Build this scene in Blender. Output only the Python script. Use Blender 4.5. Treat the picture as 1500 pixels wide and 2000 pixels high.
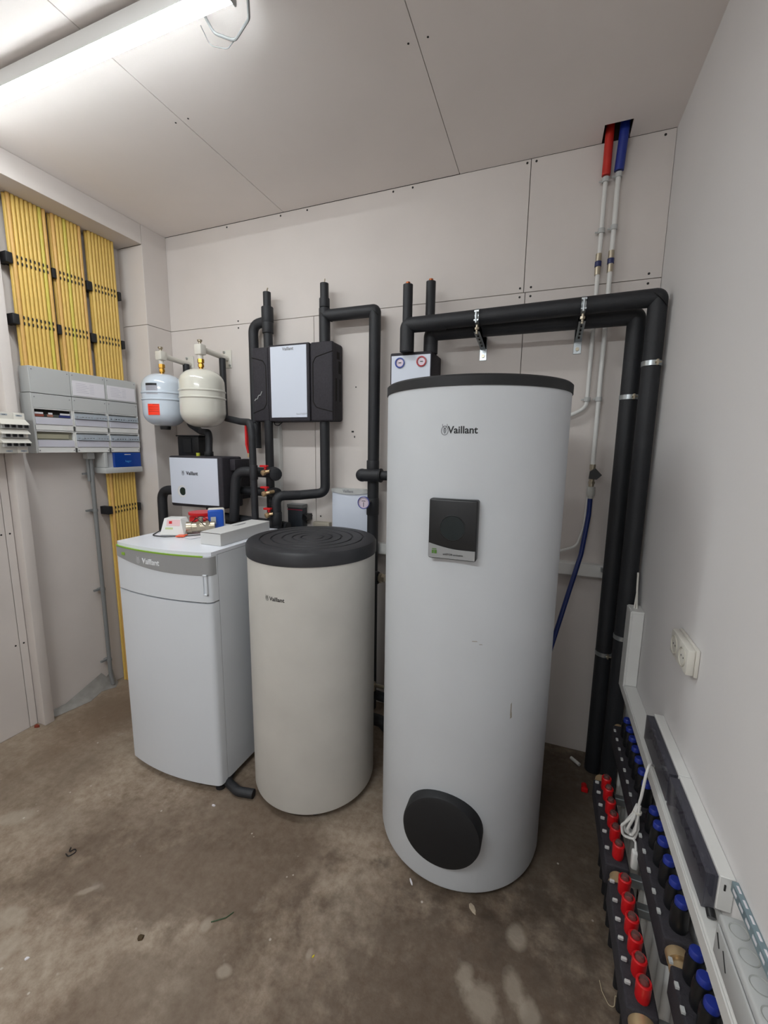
import bpy, bmesh, math, random
from math import radians, sin, cos, pi, atan2, hypot
from mathutils import Vector, Matrix
random.seed(7)
D = bpy.data
SC = bpy.context.scene
COL = SC.collection
for o in list(D.objects):
    D.objects.remove(o)

# ------------------------------------------------------------------ camera, light, exposure
YAW, PIT, ROL, EYE = -0.36325, 0.15459, 0.012616, 1.66
fw = Vector((sin(YAW)*cos(PIT), cos(YAW)*cos(PIT), -sin(PIT)))
rt = fw.cross(Vector((0, 0, 1))).normalized()
up = rt.cross(fw)
r2 = cos(ROL)*rt + sin(ROL)*up
u2 = -sin(ROL)*rt + cos(ROL)*up
cam = D.cameras.new('camera')
cam.sensor_width = 36
cam.lens = 820.4/2000*36
cam.clip_start = 0.02
camo = D.objects.new('camera', cam)
camo.matrix_world = Matrix(((r2.x, u2.x, -fw.x, 0), (r2.y, u2.y, -fw.y, 0), (r2.z, u2.z, -fw.z, EYE), (0, 0, 0, 1)))
COL.objects.link(camo)
SC.camera = camo
w = D.worlds.new('world')
w.use_nodes = True
w.node_tree.nodes['Background'].inputs[0].default_value = (0.8, 0.85, 1, 1)
w.node_tree.nodes['Background'].inputs[1].default_value = 0.05
SC.world = w
SC.view_settings.view_transform = 'Standard'
SC.view_settings.look = 'None'
SC.view_settings.gamma = 1
SC.view_settings.use_curve_mapping = False
SC.view_settings.exposure = 0.27
LAMP_STRENGTH = 54.0
FILL_LAMP_STRENGTH = 142.0   # unseen batten added behind the viewpoint to brighten the front faces

# ------------------------------------------------------------------ materials
def lin(h):
    h = h.lstrip('#')
    v = [int(h[i:i+2], 16)/255 for i in (0, 2, 4)]
    return tuple(c/12.92 if c <= .04045 else ((c+.055)/1.055)**2.4 for c in v)

MATS = {}
def mat(name, hexc, rough=.5, metal=0., var=0., vscale=6., bump=0., bscale=200., coat=0., alpha=1., trans=0., dark=None, spec=.5):
    if name in MATS:
        return MATS[name]
    m = D.materials.new(name)
    m.use_nodes = True
    nt = m.node_tree
    b = nt.nodes['Principled BSDF']
    c = lin(hexc)
    b.inputs['Base Color'].default_value = (*c, 1)
    b.inputs['Roughness'].default_value = rough
    b.inputs['Metallic'].default_value = metal
    b.inputs['Coat Weight'].default_value = coat
    b.inputs['Alpha'].default_value = alpha
    b.inputs['Transmission Weight'].default_value = trans
    b.inputs['Specular IOR Level'].default_value = spec
    tc = nt.nodes.new('ShaderNodeTexCoord')
    if var > 0 or dark:
        n = nt.nodes.new('ShaderNodeTexNoise')
        n.inputs['Scale'].default_value = vscale
        n.inputs['Detail'].default_value = 5
        nt.links.new(tc.outputs['Object'], n.inputs['Vector'])
        r = nt.nodes.new('ShaderNodeValToRGB')
        r.color_ramp.elements[0].position = .3
        r.color_ramp.elements[1].position = .7
        d = lin(dark) if dark else tuple(x*(1-var) for x in c)
        l = c if dark else tuple(min(1, x*(1+var)) for x in c)
        r.color_ramp.elements[0].color = (*d, 1)
        r.color_ramp.elements[1].color = (*l, 1)
        nt.links.new(n.outputs['Fac'], r.inputs['Fac'])
        nt.links.new(r.outputs['Color'], b.inputs['Base Color'])
    if bump > 0:
        n2 = nt.nodes.new('ShaderNodeTexNoise')
        n2.inputs['Scale'].default_value = bscale
        n2.inputs['Detail'].default_value = 3
        nt.links.new(tc.outputs['Object'], n2.inputs['Vector'])
        bp = nt.nodes.new('ShaderNodeBump')
        bp.inputs['Strength'].default_value = bump
        bp.inputs['Distance'].default_value = .002
        nt.links.new(n2.outputs['Fac'], bp.inputs['Height'])
        nt.links.new(bp.outputs['Normal'], b.inputs['Normal'])
    MATS[name] = m
    return m

M_board = mat('gypsum_fibre_board', '#d3cbc6', .85, var=.035, vscale=2.5, bump=.15, bscale=300)
M_boardtop = mat('plasterboard_ceiling', '#efe8e4', .9, var=.03, vscale=1.8, bump=.1, bscale=250)
M_plaster = mat('smooth_plaster', '#dedbda', .8, var=.02, vscale=1.5, bump=.12, bscale=120)
M_gap = mat('joint_gap', '#4a433d', .95)
M_screw = mat('screw_black', '#1c1a18', .6)
M_dark = mat('cavity_dark', '#15120f', .95)
M_foam = mat('black_rubber_foam', '#212226', .6, var=.12, vscale=14, bump=.35, bscale=160)
M_foam2 = mat('black_rubber_seam', '#101113', .6)
M_epp = mat('black_expanded_foam', '#2b282e', .75, var=.2, vscale=90, bump=.6, bscale=350)
M_black = mat('black_plastic', '#121316', .38)
M_blackm = mat('matt_black_plastic', '#17181b', .6, var=.1, vscale=20)
M_white = mat('white_enamel_steel', '#d6dae0', .28, var=.01, vscale=3)
M_tank = mat('white_tank_jacket', '#c8cbcf', .5, var=.02, vscale=4, bump=.05, bscale=80)
M_tank2 = mat('off_white_tank_jacket', '#c9c6c0', .6, var=.05, vscale=5, bump=.05, bscale=80)
M_whitep = mat('white_plastic', '#dcdbd8', .4)
M_panel = mat('pale_blue_white_panel', '#d3d9e6', .35)
M_grey = mat('light_grey_plastic', '#b9bab9', .5)
M_grey2 = mat('blue_grey_plastic', '#a7aeb6', .45)
M_greyd = mat('grey_pvc', '#7d7e7e', .5)
M_bezel = mat('silver_grey_bezel', '#9b9c9d', .4, metal=.2)
M_green = mat('green_stripe', '#7fa82a', .4)
M_ink = mat('black_ink', '#16171a', .4)
M_inkg = mat('grey_ink', '#85858a', .5)
M_silver = mat('silver_letters', '#eceef2', .25, metal=.2)
M_zinc = mat('galvanised_steel', '#b9bfc2', .32, metal=.85, var=.12, vscale=40)
M_steelb = mat('blue_grey_steel', '#8fa3ab', .4, metal=.6)
M_chrome = mat('nickel', '#b5ab98', .32, metal=.9)
M_brass = mat('brass', '#b98d3e', .28, metal=.9)
M_brassl = mat('pale_brass', '#c8ad86', .35, metal=.6)
M_copper = mat('copper', '#a85a32', .35, metal=.8)
M_yellow = mat('yellow_conduit', '#d8b45e', .45, var=.05, vscale=8)
M_yellow2 = mat('greenish_conduit', '#cdbb52', .45, var=.05, vscale=8)
M_yellow3 = mat('tan_conduit', '#d3a75e', .45, var=.05, vscale=8)
M_red = mat('red_plastic', '#c8141a', .4)
M_redtape = mat('red_corrugated_sleeve', '#c0281c', .4, bump=.5, bscale=60)
M_blue = mat('blue_sleeve', '#1b2f86', .4, bump=.5, bscale=60)
M_bluecap = mat('blue_cap', '#22328a', .4)
M_bluehose = mat('blue_hose', '#12286a', .35)
M_bluecard = mat('blue_card', '#0d3f93', .35)
M_orange = mat('orange_red_label', '#ff3a18', .5)
M_vesB = mat('blue_white_enamel', '#ccd6e2', .18, coat=.5)
M_vesC = mat('cream_enamel', '#d6d3c8', .18, coat=.5)
M_paper = mat('paper', '#dedbe0', .7)
M_carton = mat('white_carton', '#cdccca', .6)
M_cream = mat('cream_plastic', '#d5d1c8', .45)
M_foil = mat('grey_foil', '#8f8b86', .5, metal=0., var=.15, vscale=20)
M_glass = mat('smoked_clear_cover', '#4b4a55', .12, alpha=.62)
M_clear = mat('clear_tube', '#6d5450', .15, alpha=.6)
M_face = mat('gauge_face', '#d9c9d6', .3)
M_lens = mat('dark_glass', '#0e1a1c', .08)
M_tealglass = mat('teal_glass', '#10302e', .1)
M_steelwire = mat('thin_wire', '#b8a98c', .5)
M_debris = mat('debris_light', '#b7a894', .9)
M_debrisd = mat('debris_brown', '#4a3b26', .9)
M_redb = mat('brick_red', '#7a3220', .9)
M_pcb = mat('green_board', '#1c3d2a', .5)

def emission_mat(name, col, strength):
    m = D.materials.new(name)
    m.use_nodes = True
    nt = m.node_tree
    nt.nodes.clear()
    e = nt.nodes.new('ShaderNodeEmission')
    e.inputs[0].default_value = (*col, 1)
    e.inputs[1].default_value = strength
    o = nt.nodes.new('ShaderNodeOutputMaterial')
    nt.links.new(e.outputs[0], o.inputs[0])
    return m

def floor_mat():
    m = D.materials.new('stained_concrete')
    m.use_nodes = True
    nt = m.node_tree
    b = nt.nodes['Principled BSDF']
    b.inputs['Roughness'].default_value = .75
    tc = nt.nodes.new('ShaderNodeTexCoord')
    def noise(s, d=6, rough=.6, off=0):
        mp = nt.nodes.new('ShaderNodeMapping')
        mp.inputs['Location'].default_value = (off, off*1.7, 0)
        nt.links.new(tc.outputs['Object'], mp.inputs['Vector'])
        n = nt.nodes.new('ShaderNodeTexNoise')
        n.inputs['Scale'].default_value = s
        n.inputs['Detail'].default_value = d
        n.inputs['Roughness'].default_value = rough
        nt.links.new(mp.outputs['Vector'], n.inputs['Vector'])
        return n
    def ramp(n, stops, out='Fac'):
        r = nt.nodes.new('ShaderNodeValToRGB')
        while len(r.color_ramp.elements) < len(stops):
            r.color_ramp.elements.new(.5)
        for e, (p, c) in zip(r.color_ramp.elements, stops):
            e.position = p
            e.color = (*c, 1) if isinstance(c, tuple) else (c, c, c, 1)
        nt.links.new(n.outputs[out], r.inputs['Fac'])
        return r
    def mix(fac, a, bb):
        x = nt.nodes.new('ShaderNodeMixRGB')
        nt.links.new(fac.outputs[0], x.inputs[0])
        if isinstance(a, tuple): x.inputs[1].default_value = (*a, 1)
        else: nt.links.new(a.outputs[0], x.inputs[1])
        if isinstance(bb, tuple): x.inputs[2].default_value = (*bb, 1)
        else: nt.links.new(bb.outputs[0], x.inputs[2])
        return x
    base = ramp(noise(2.2, 9, .62), [(.34, lin('#66533f')), (.5, lin('#8a7765')), (.68, lin('#aa9a88'))])
    fine = ramp(noise(28, 6, .7, 3), [(.35, lin('#5f4e3f')), (.65, lin('#b0a494'))])
    f1 = nt.nodes.new('ShaderNodeValue'); f1.outputs[0].default_value = .38
    c = mix(f1, base, fine)
    # warm damp stain patches
    st = ramp(noise(1.5, 4, .5, 7.3), [(.50, 0.0), (.64, .62)])
    c = mix(st, c, lin('#564638'))
    # pale splashes of filler
    sp = ramp(noise(7, 4, .6, 12.1), [(.66, 0.0), (.72, .4)])
    c = mix(sp, c, lin('#b9b0a6'))
    # pale screed toward the left foreground
    grad = nt.nodes.new('ShaderNodeSeparateXYZ')
    nt.links.new(tc.outputs['Object'], grad.inputs[0])
    mr = nt.nodes.new('ShaderNodeMapRange')
    mr.inputs['From Min'].default_value = -1.6
    mr.inputs['From Max'].default_value = -2.7
    mr.inputs['To Min'].default_value = 0
    mr.inputs['To Max'].default_value = .35
    nt.links.new(grad.outputs['X'], mr.inputs['Value'])
    c = mix(mr, c, lin('#a3937f'))
    # stains, filler spots and painted tank shade with a shape of their own
    nd = noise(9, 5, .65, 5)
    def spot(x, y, rx, ry, rot, col, fac, soft):
        mp = nt.nodes.new('ShaderNodeMapping')
        mp.vector_type = 'TEXTURE'
        mp.inputs['Location'].default_value = (x, y, 0)
        mp.inputs['Rotation'].default_value = (0, 0, rot)
        mp.inputs['Scale'].default_value = (rx, ry, 1)
        nt.links.new(tc.outputs['Object'], mp.inputs['Vector'])
        ln = nt.nodes.new('ShaderNodeVectorMath'); ln.operation = 'LENGTH'
        nt.links.new(mp.outputs['Vector'], ln.inputs[0])
        ad = nt.nodes.new('ShaderNodeMath'); ad.operation = 'ADD'
        ad.operation = 'MULTIPLY_ADD'; ad.inputs[1].default_value = 2.2; nt.links.new(nd.outputs['Fac'], ad.inputs[0]); nt.links.new(ln.outputs['Value'], ad.inputs[2])
        m_ = nt.nodes.new('ShaderNodeMapRange')
        m_.inputs['From Min'].default_value = 2.1+soft
        m_.inputs['From Max'].default_value = 2.1-soft
        m_.inputs['To Max'].default_value = fac
        nt.links.new(ad.outputs[0], m_.inputs['Value'])
        return mix(m_, c, lin(col))
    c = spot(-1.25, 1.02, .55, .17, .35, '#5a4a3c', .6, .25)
    c = spot(-.1, 1.05, .55, .35, .2, '#4a3b2e', .7, .4)  # brown staining, darkened further to paint in the tall tank's shadow
    c = spot(.1, 1.9, .5, .6, 0, '#3a3027', .7, .4)  # shade of the corner behind the tall tank, painted into the floor colour
    c = spot(-1.15, .55, .35, .12, 1.2, '#5d4c3d', .5, .3)
    c = spot(-2.45, 1.75, .2, .5, .1, '#6b5440', .45, .35)
    for (x, y, rx, ry, rt_) in ((-2.12, .95, .09, .04, .6), (-1.66, .70, .06, .035, .2), (-1.57, .63, .05, .04, .9), (-1.50, .86, .035, .012, .8), (.018, 1.293, .03, .04, 0), (.02, 1.139, .03, .05, .3), (.06, 1.10, .03, .04, .1), (-.07, 1.07, .05, .06, .4), (-.13, 1.12, .03, .03, .4), (-1.0, .93, .02, .025, 0), (-.62, .99, .012, .018, 0), (-.85, .85, .02, .015, .3)):
        c = spot(x, y, rx, ry, rt_, '#b3a797', .45, .3)
    # specks
    v = nt.nodes.new('ShaderNodeTexVoronoi')
    v.inputs['Scale'].default_value = 16
    nt.links.new(tc.outputs['Object'], v.inputs['Vector'])
    vr = ramp(v, [(.05, .8), (.085, 0.0)], 'Distance')
    sel = ramp(noise(5, 2, .5, 21), [(.52, 0.0), (.6, 1.0)])
    mm = nt.nodes.new('ShaderNodeMath'); mm.operation = 'MULTIPLY'
    nt.links.new(vr.outputs[0], mm.inputs[0]); nt.links.new(sel.outputs[0], mm.inputs[1])
    c = mix(mm, c, lin('#c4bbb0'))
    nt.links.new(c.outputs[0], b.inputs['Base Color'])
    bp = nt.nodes.new('ShaderNodeBump')
    bp.inputs['Strength'].default_value = .3
    bp.inputs['Distance'].default_value = .004
    nb = noise(60, 5, .6, 2)
    nt.links.new(nb.outputs['Fac'], bp.inputs['Height'])
    nt.links.new(bp.outputs['Normal'], b.inputs['Normal'])
    return m

# ------------------------------------------------------------------ mesh helpers (world coordinates, moved under their thing on build)
class MB:
    def __init__(s):
        s.bm = bmesh.new()
    def _new(s, f):
        t = bmesh.new()
        f(t)
        me = D.meshes.new('t')
        t.to_mesh(me)
        t.free()
        s.bm.from_mesh(me)
        D.meshes.remove(me)
        return s
    def box(s, x0, x1, y0, y1, z0, z1, bev=0., seg=2, rot=0., mtx=None):
        def f(t):
            c = Vector(((x0+x1)/2, (y0+y1)/2, (z0+z1)/2))
            bmesh.ops.create_cube(t, size=1)
            bmesh.ops.scale(t, vec=(abs(x1-x0), abs(y1-y0), abs(z1-z0)), verts=t.verts)
            if bev > 0:
                bmesh.ops.bevel(t, geom=list(t.edges), offset=bev, segments=seg, affect='EDGES', profile=.5)
            if rot:
                bmesh.ops.rotate(t, cent=(0, 0, 0), matrix=Matrix.Rotation(rot, 3, 'Z'), verts=t.verts)
            if mtx is not None:
                bmesh.ops.transform(t, matrix=mtx, verts=t.verts)
            bmesh.ops.translate(t, vec=c, verts=t.verts)
        return s._new(f)
    def cyl(s, p0, p1, r, r1=None, seg=24, bev=0.):
        p0, p1 = Vector(p0), Vector(p1)
        def f(t):
            L = (p1-p0).length
            bmesh.ops.create_cone(t, cap_ends=True, segments=seg, radius1=r, radius2=r if r1 is None else r1, depth=L)
            if bev > 0:
                ed = [e for e in t.edges if abs(e.verts[0].co.z-e.verts[1].co.z) < 1e-6]
                bmesh.ops.bevel(t, geom=ed, offset=bev, segments=2, affect='EDGES', profile=.5)
            q = (p1-p0).to_track_quat('Z', 'Y')
            bmesh.ops.transform(t, matrix=Matrix.Translation((p0+p1)/2) @ q.to_matrix().to_4x4(), verts=t.verts)
        return s._new(f)
    def sph(s, c, r, sc=(1, 1, 1), u=20, v=12):
        def f(t):
            bmesh.ops.create_uvsphere(t, u_segments=u, v_segments=v, radius=r)
            bmesh.ops.scale(t, vec=sc, verts=t.verts)
            bmesh.ops.translate(t, vec=c, verts=t.verts)
        return s._new(f)
    def lathe(s, prof, c, axis='Z', seg=48, a0=0, a1=2*pi):
        """prof: (radius, height) pairs from bottom to top, spun about axis through c"""
        def f(t):
            rings = []
            full = abs(a1-a0-2*pi) < 1e-6
            n = seg if full else seg+1
            for r, h in prof:
                ring = []
                if r < 1e-6:
                    v = t.verts.new((0, 0, h)); ring = [v]*n
                else:
                    for k in range(n):
                        a = a0+(a1-a0)*k/seg
                        ring.append(t.verts.new((r*cos(a), r*sin(a), h)))
                rings.append(ring)
            for A, B in zip(rings, rings[1:]):
                for k in range(n if full else n-1):
                    q = [A[k], A[(k+1) % n], B[(k+1) % n], B[k]]
                    u = []
                    for v in q:
                        if v not in u: u.append(v)
                    if len(u) > 2:
                        try: t.faces.new(u)
                        except ValueError: pass
            if axis == '-Y':
                bmesh.ops.rotate(t, cent=(0, 0, 0), matrix=Matrix.Rotation(pi/2, 3, 'X'), verts=t.verts)
            elif axis == 'Y':
                bmesh.ops.rotate(t, cent=(0, 0, 0), matrix=Matrix.Rotation(-pi/2, 3, 'X'), verts=t.verts)
            elif axis == '-X':
                bmesh.ops.rotate(t, cent=(0, 0, 0), matrix=Matrix.Rotation(-pi/2, 3, 'Y'), verts=t.verts)
            bmesh.ops.translate(t, vec=c, verts=t.verts)
            bmesh.ops.recalc_face_normals(t, faces=t.faces)
        return s._new(f)
    def tube(s, pts, r, bend=.03, seg=16, nb=6, closed=False):
        P = [Vector(p) for p in pts]
        out = [P[0]] if not closed else []
        if isinstance(bend, (int, float)):
            bend = [bend]*len(P)
        rng = range(len(P)) if closed else range(1, len(P)-1)
        for i in rng:
            a, b, c = P[i-1], P[i], P[(i+1) % len(P)]
            d1, d2 = (a-b), (c-b)
            ang = d1.angle(d2)
            if ang > pi-.02:
                out.append(b); continue
            t = min(bend[i]/math.tan(ang/2), d1.length*.49, d2.length*.49)
            p1, p2 = b+d1.normalized()*t, b+d2.normalized()*t
            for k in range(nb+1):
                u = k/nb
                out.append(p1*(1-u)**2+2*b*u*(1-u)+p2*u*u)
        if not closed: out.append(P[-1])
        Q = [out[0]]
        for p in out[1:]:
            if (p-Q[-1]).length > 1e-5: Q.append(p)
        def f(t):
            n = len(Q)
            T = []
            for i in range(n):
                if closed:
                    T.append((Q[(i+1) % n]-Q[i-1]).normalized())
                elif i == 0: T.append((Q[1]-Q[0]).normalized())
                elif i == n-1: T.append((Q[-1]-Q[-2]).normalized())
                else: T.append(((Q[i+1]-Q[i]).normalized()+(Q[i]-Q[i-1]).normalized()).normalized())
            N = T[0].orthogonal().normalized()
            rings = []
            for i in range(n):
                N = (N-T[i]*N.dot(T[i])).normalized()
                B = T[i].cross(N)
                rings.append([t.verts.new(Q[i]+(N*cos(2*pi*k/seg)+B*sin(2*pi*k/seg))*r) for k in range(seg)])
            pairs = list(zip(rings, rings[1:]))
            if closed: pairs.append((rings[-1], rings[0]))
            for A, Bb in pairs:
                for k in range(seg):
                    t.faces.new((A[k], A[(k+1) % seg], Bb[(k+1) % seg], Bb[k]))
            if not closed:
                t.faces.new(rings[0][::-1]); t.faces.new(rings[-1])
            bmesh.ops.recalc_face_normals(t, faces=t.faces)
        return s._new(f)
    def prism(s, poly, axis, a, b):
        """poly: 2D points; axis the extrusion axis. X: (y,z) Y: (x,z) Z: (x,y)"""
        def f(t):
            def P(p, h):
                return {'X': (h, p[0], p[1]), 'Y': (p[0], h, p[1]), 'Z': (p[0], p[1], h)}[axis]
            A = [t.verts.new(P(p, a)) for p in poly]
            B = [t.verts.new(P(p, b)) for p in poly]
            t.faces.new(A); t.faces.new(B[::-1])
            for k in range(len(poly)):
                t.faces.new((A[k], B[k], B[(k+1) % len(poly)], A[(k+1) % len(poly)]))
            bmesh.ops.recalc_face_normals(t, faces=t.faces)
        return s._new(f)
    def build(s, name, m, parent=None, label=None, kind=None, loc=None, flat=False):
        me = D.meshes.new(name)
        org = Vector((0, 0, 0))
        if parent is not None:
            org = Vector(ORG[parent.name])
        elif loc is not None:
            org = Vector(loc)
        else:
            xs = [v.co for v in s.bm.verts]
            org = Vector(((min(v.x for v in xs)+max(v.x for v in xs))/2, (min(v.y for v in xs)+max(v.y for v in xs))/2, min(v.z for v in xs)))
        bmesh.ops.translate(s.bm, vec=-org, verts=s.bm.verts)
        s.bm.to_mesh(me)
        s.bm.free()
        if not flat:
            for p in me.polygons: p.use_smooth = True
            me.set_sharp_from_angle(angle=radians(34))
        me.materials.append(m)
        o = D.objects.new(name, me)
        COL.objects.link(o)
        if parent is not None:
            o.parent = parent
        else:
            o.location = org
        ORG[o.name] = tuple(org)
        if label: o['label'] = label
        if kind: o['kind'] = kind
        return o

ORG = {}
def thing(name, label, cat, loc, group=None):
    o = D.objects.new(name, None)
    o.empty_display_size = .05
    o.location = loc
    COL.objects.link(o)
    ORG[o.name] = tuple(loc)
    o['label'] = label
    o['category'] = cat
    if group: o['group'] = group
    return o
def tag(o, label, cat, group=None):
    o['label'] = label
    o['category'] = cat
    if group: o['group'] = group
    return o
def struct(name, loc=(0, 0, 0)):
    o = D.objects.new(name, None)
    o.location = loc
    COL.objects.link(o)
    ORG[o.name] = tuple(loc)
    o['kind'] = 'structure'
    return o
def copy_tree(o, off, parent=None, label=None):
    c = o.copy()
    COL.objects.link(c)
    if parent is not None:
        c.parent = parent
    else:
        c.location = o.location+Vector(off)
        if label: c['label'] = label
    ORG[c.name] = tuple(c.location)
    for ch in list(o.children):
        copy_tree(ch, off, c)
    return c

def text(s, size, fn, m, parent, name='lettering', bold=0., depth=.0006, label=None):
    cu = D.curves.new('txt', 'FONT')
    cu.body = s
    cu.size = size
    cu.align_x = 'CENTER'
    cu.align_y = 'CENTER'
    cu.extrude = depth/2
    cu.offset = bold
    cu.resolution_u = 3
    ob = D.objects.new('txt', cu)
    me = D.meshes.new_from_object(ob)
    D.objects.remove(ob)
    me.name = name
    org = Vector(ORG[parent.name])
    for v in me.vertices:
        v.co = Vector(fn(v.co.x, v.co.y, v.co.z+depth/2))-org
    me.materials.clear()
    me.materials.append(m)
    o = D.objects.new(name, me)
    COL.objects.link(o)
    o.parent = parent
    ORG[o.name] = tuple(org)
    if label: o['label'] = label
    return o

def emblem(fn, h, m, parent, seg=26):
    """small egg ring with two ears and a lyre figure inside, drawn as thin strokes on a surface"""
    mb = MB()
    def stroke(pts, wd, closed=False):
        def f(t):
            n = len(pts)
            L, R = [], []
            for i in range(n):
                if closed: a, b = pts[i-1], pts[(i+1) % n]
                else: a, b = pts[max(0, i-1)], pts[min(n-1, i+1)]
                dx, dy = b[0]-a[0], b[1]-a[1]
                l = hypot(dx, dy) or 1
                nx, ny = -dy/l*wd/2, dx/l*wd/2
                L.append(t.verts.new(fn(pts[i][0]+nx, pts[i][1]+ny, .0006)))
                R.append(t.verts.new(fn(pts[i][0]-nx, pts[i][1]-ny, .0006)))
            for i in range(n if closed else n-1):
                j = (i+1) % n
                t.faces.new((L[i], L[j], R[j], R[i]))
        mb._new(f)
    egg = []
    for k in range(seg):
        a = 2*pi*k/seg
        egg.append((sin(a)*h*.36*(1-.12*cos(a)), cos(a)*h*.45-h*.06))
    stroke(egg, h*.06, True)
    for sx in (-1, 1):
        stroke([(sx*h*.2, h*.33), (sx*h*.27, h*.48), (sx*h*.24, h*.6)], h*.05)
        stroke([(sx*h*.04, h*.2), (sx*h*.16, h*.02), (sx*h*.06, -h*.3)], h*.045)
        stroke([(sx*h*.14, h*.3), (sx*h*.02, h*.1), (sx*h*.02, -h*.1)], h*.04)
    stroke([(0, h*.22), (0, -h*.4)], h*.05)
    return mb.build('emblem', m, parent, flat=True)

def flatY(cx, y, cz, tilt=0.):     # facing -Y
    return lambda x, z, d: (cx+x, y-d, cz+z)
def flatX(x0, cy, cz):             # facing +X (left wall), text runs along +Y
    return lambda x, z, d: (x0+d, cy+x, cz+z)
def onCyl(c, r, cz, a0=0.):        # facing -Y on a vertical cylinder
    return lambda x, z, d: (c[0]+(r+d)*sin(a0+x/r), c[1]-(r+d)*cos(a0+x/r), cz+z)

# ================================================================== ROOM
XL, XR, YB, ZC = -2.73, .438, 2.361, 3.04
ZS = 2.435                       # seam height
YN = -2.3                        # wall behind the photographer
mb = MB(); mb.box(XL-.15, XR+.15, YN-.1, YB+.15, -.1, 0)
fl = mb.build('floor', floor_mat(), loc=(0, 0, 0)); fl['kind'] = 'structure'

def panels(root, rects, plane, face, depth, m, gap=.0015):
    for a0, a1, b0, b1 in rects:
        a0 += gap; a1 -= gap; b0 += gap; b1 -= gap
        q = MB()
        if plane == 'Y': q.box(a0, a1, face, face+depth, b0, b1, .0008, 1)
        elif plane == 'X': q.box(face-depth, face, a0, a1, b0, b1, .0008, 1)
        else: q.box(a0, a1, b0, b1, face, face+depth, .0008, 1)
        q.build('panel', m, root)

# back wall
wb = struct('wall_back')
MB().box(XL-.1, XR+.1, YB+.012, YB+.12, 0, ZC+.2).build('backing', M_gap, wb)
panels(wb, [(XL, -1.368, 0, ZS), (-1.368, -.152, 0, ZS), (-.152, XR, 0, ZS), (XL, -.160, ZS, ZC), (-.160, XR, ZS, ZC)], 'Y', YB, .0125, M_board)
sc = MB()
def scr(x, z):
    sc.cyl((x, YB+.001, z), (x, YB-.0012, z), .0055, seg=8)
for x in (-1.99, -1.587, -1.403, -.867, -.757, -.178, -.136): scr(x, 3.024)
for x in (-.178, -.126):
    for dz in (-.02, .022): scr(x, ZS+dz)
for dz in (-.02, .022): scr(.385, ZS+dz)
for x, z in ((-1.93, ZS+.02), (-1.93, ZS-.022), (-1.31, ZS-.02), (-1.40, 1.21), (-1.335, 1.21), (.395, 3.02), (-1.40, 2.0), (-.178, 2.0), (-.126, 1.7)): scr(x, z)
sc.build('screw_heads', M_screw, wb, kind='stuff')
mk = MB()
mk.box(-1.115, -1.10, YB-.002, YB+.001, 1.742, 1.752).box(-1.098, -1.092, YB-.002, YB+.001, 1.71, 1.722)
mk.box(-1.09, -1.083, YB-.0015, YB+.001, 2.005, 2.012)
mk.build('pinhole_mark', M_screw, wb)

# ceiling with the square pipe hole
ce = struct('ceiling')
MB().box(XL-.1, XR+.1, YN-.1, YB+.1, ZC+.16, ZC+.3).build('slab', M_dark, ce)
t = MB()
t.box(XL-.1, .1435, YN, YB, ZC+.0125, ZC+.03).box(.2545, XR+.1, YN, YB, ZC+.0125, ZC+.03).box(.1435, .2545, YN, 2.2445, ZC+.0125, ZC+.03)
t.build('batten_backing', M_gap, ce)
panels(ce, [(XL-.1, -1.566, YN, YB), (-1.566, -.507, YN, YB)], 'Z', ZC, .0125, M_boardtop)
q = MB(); g = .0015; zt = ZC+.0125
q.box(-.507+g, .143, YN, YB, ZC, zt).box(.254, XR+.05, YN, YB, ZC, zt).box(.143, .254, YN, 2.244, ZC, zt)
q.build('panel', M_boardtop, ce)
q = MB()
for x in (-1.6, -1.53, -.54, -.47):
    for y in (1.6, 1.0, .5): q.cyl((x, y, ZC+.001), (x, y, ZC-.0008), .004, seg=8)
q.build('screw_heads', M_screw, ce, kind='stuff')

# right wall
mb = MB(); mb.box(XR, XR+.12, YN-.1, YB+.12, 0, ZC+.2)
o = mb.build('wall_right', M_plaster, loc=(0, 0, 0)); o['kind'] = 'structure'
mb = MB(); mb.box(XL-.12, XR+.12, YN-.12, YN, 0, ZC+.2)
o = mb.build('wall_front', M_plaster, loc=(0, 0, 0)); o['kind'] = 'structure'

# left wall: recessed field, boxed beam above, pillar at the corner, slim pilaster
wl = struct('wall_left')
MB().box(XL-.14, XL-.012, YN-.1, YB+.1, 0, ZC+.2).build('backing', M_gap, wl)
panels(wl, [(YN, 1.365, 0, ZC), (1.365, 1.405, 0, ZC), (1.405, YB, 0, 2.30), (1.405, YB, 2.30, ZC)], 'X', XL, .0125, M_board)
pl = MB(); pl.box(XL, -2.662, 1.405, 1.458, .0, 2.918, .004, 2); pl.build('pilaster', M_board, wl)
q = MB()
for z in (1.16, .52): 
    for y in (1.345, 1.385): q.cyl((XL-.001, y, z), (XL+.001, y, z), .005, seg=8)
q.build('screw_heads', M_screw, wl, kind='stuff')
# pillar boards and beam
for z0, z1 in ((.003, ZS-.0015), (ZS+.0015, ZC-.001)):
    MB().box(-2.523, -2.51, 2.1725, YB-.001, z0, z1, .001, 1).build('panel', M_board, wl)
    MB().box(XL, -2.511, 2.17, 2.182, z0, min(z1, 2.919), .001, 1).build('panel', M_board, wl)
MB().box(XL, -2.525, 2.184, YB-.002, 0, ZC).build('pillar_core', M_gap, wl)
MB().box(XL, -2.51, YN, 2.1695, 2.921, ZC-.001, .001, 1).build('beam_casing', M_board, wl)

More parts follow.
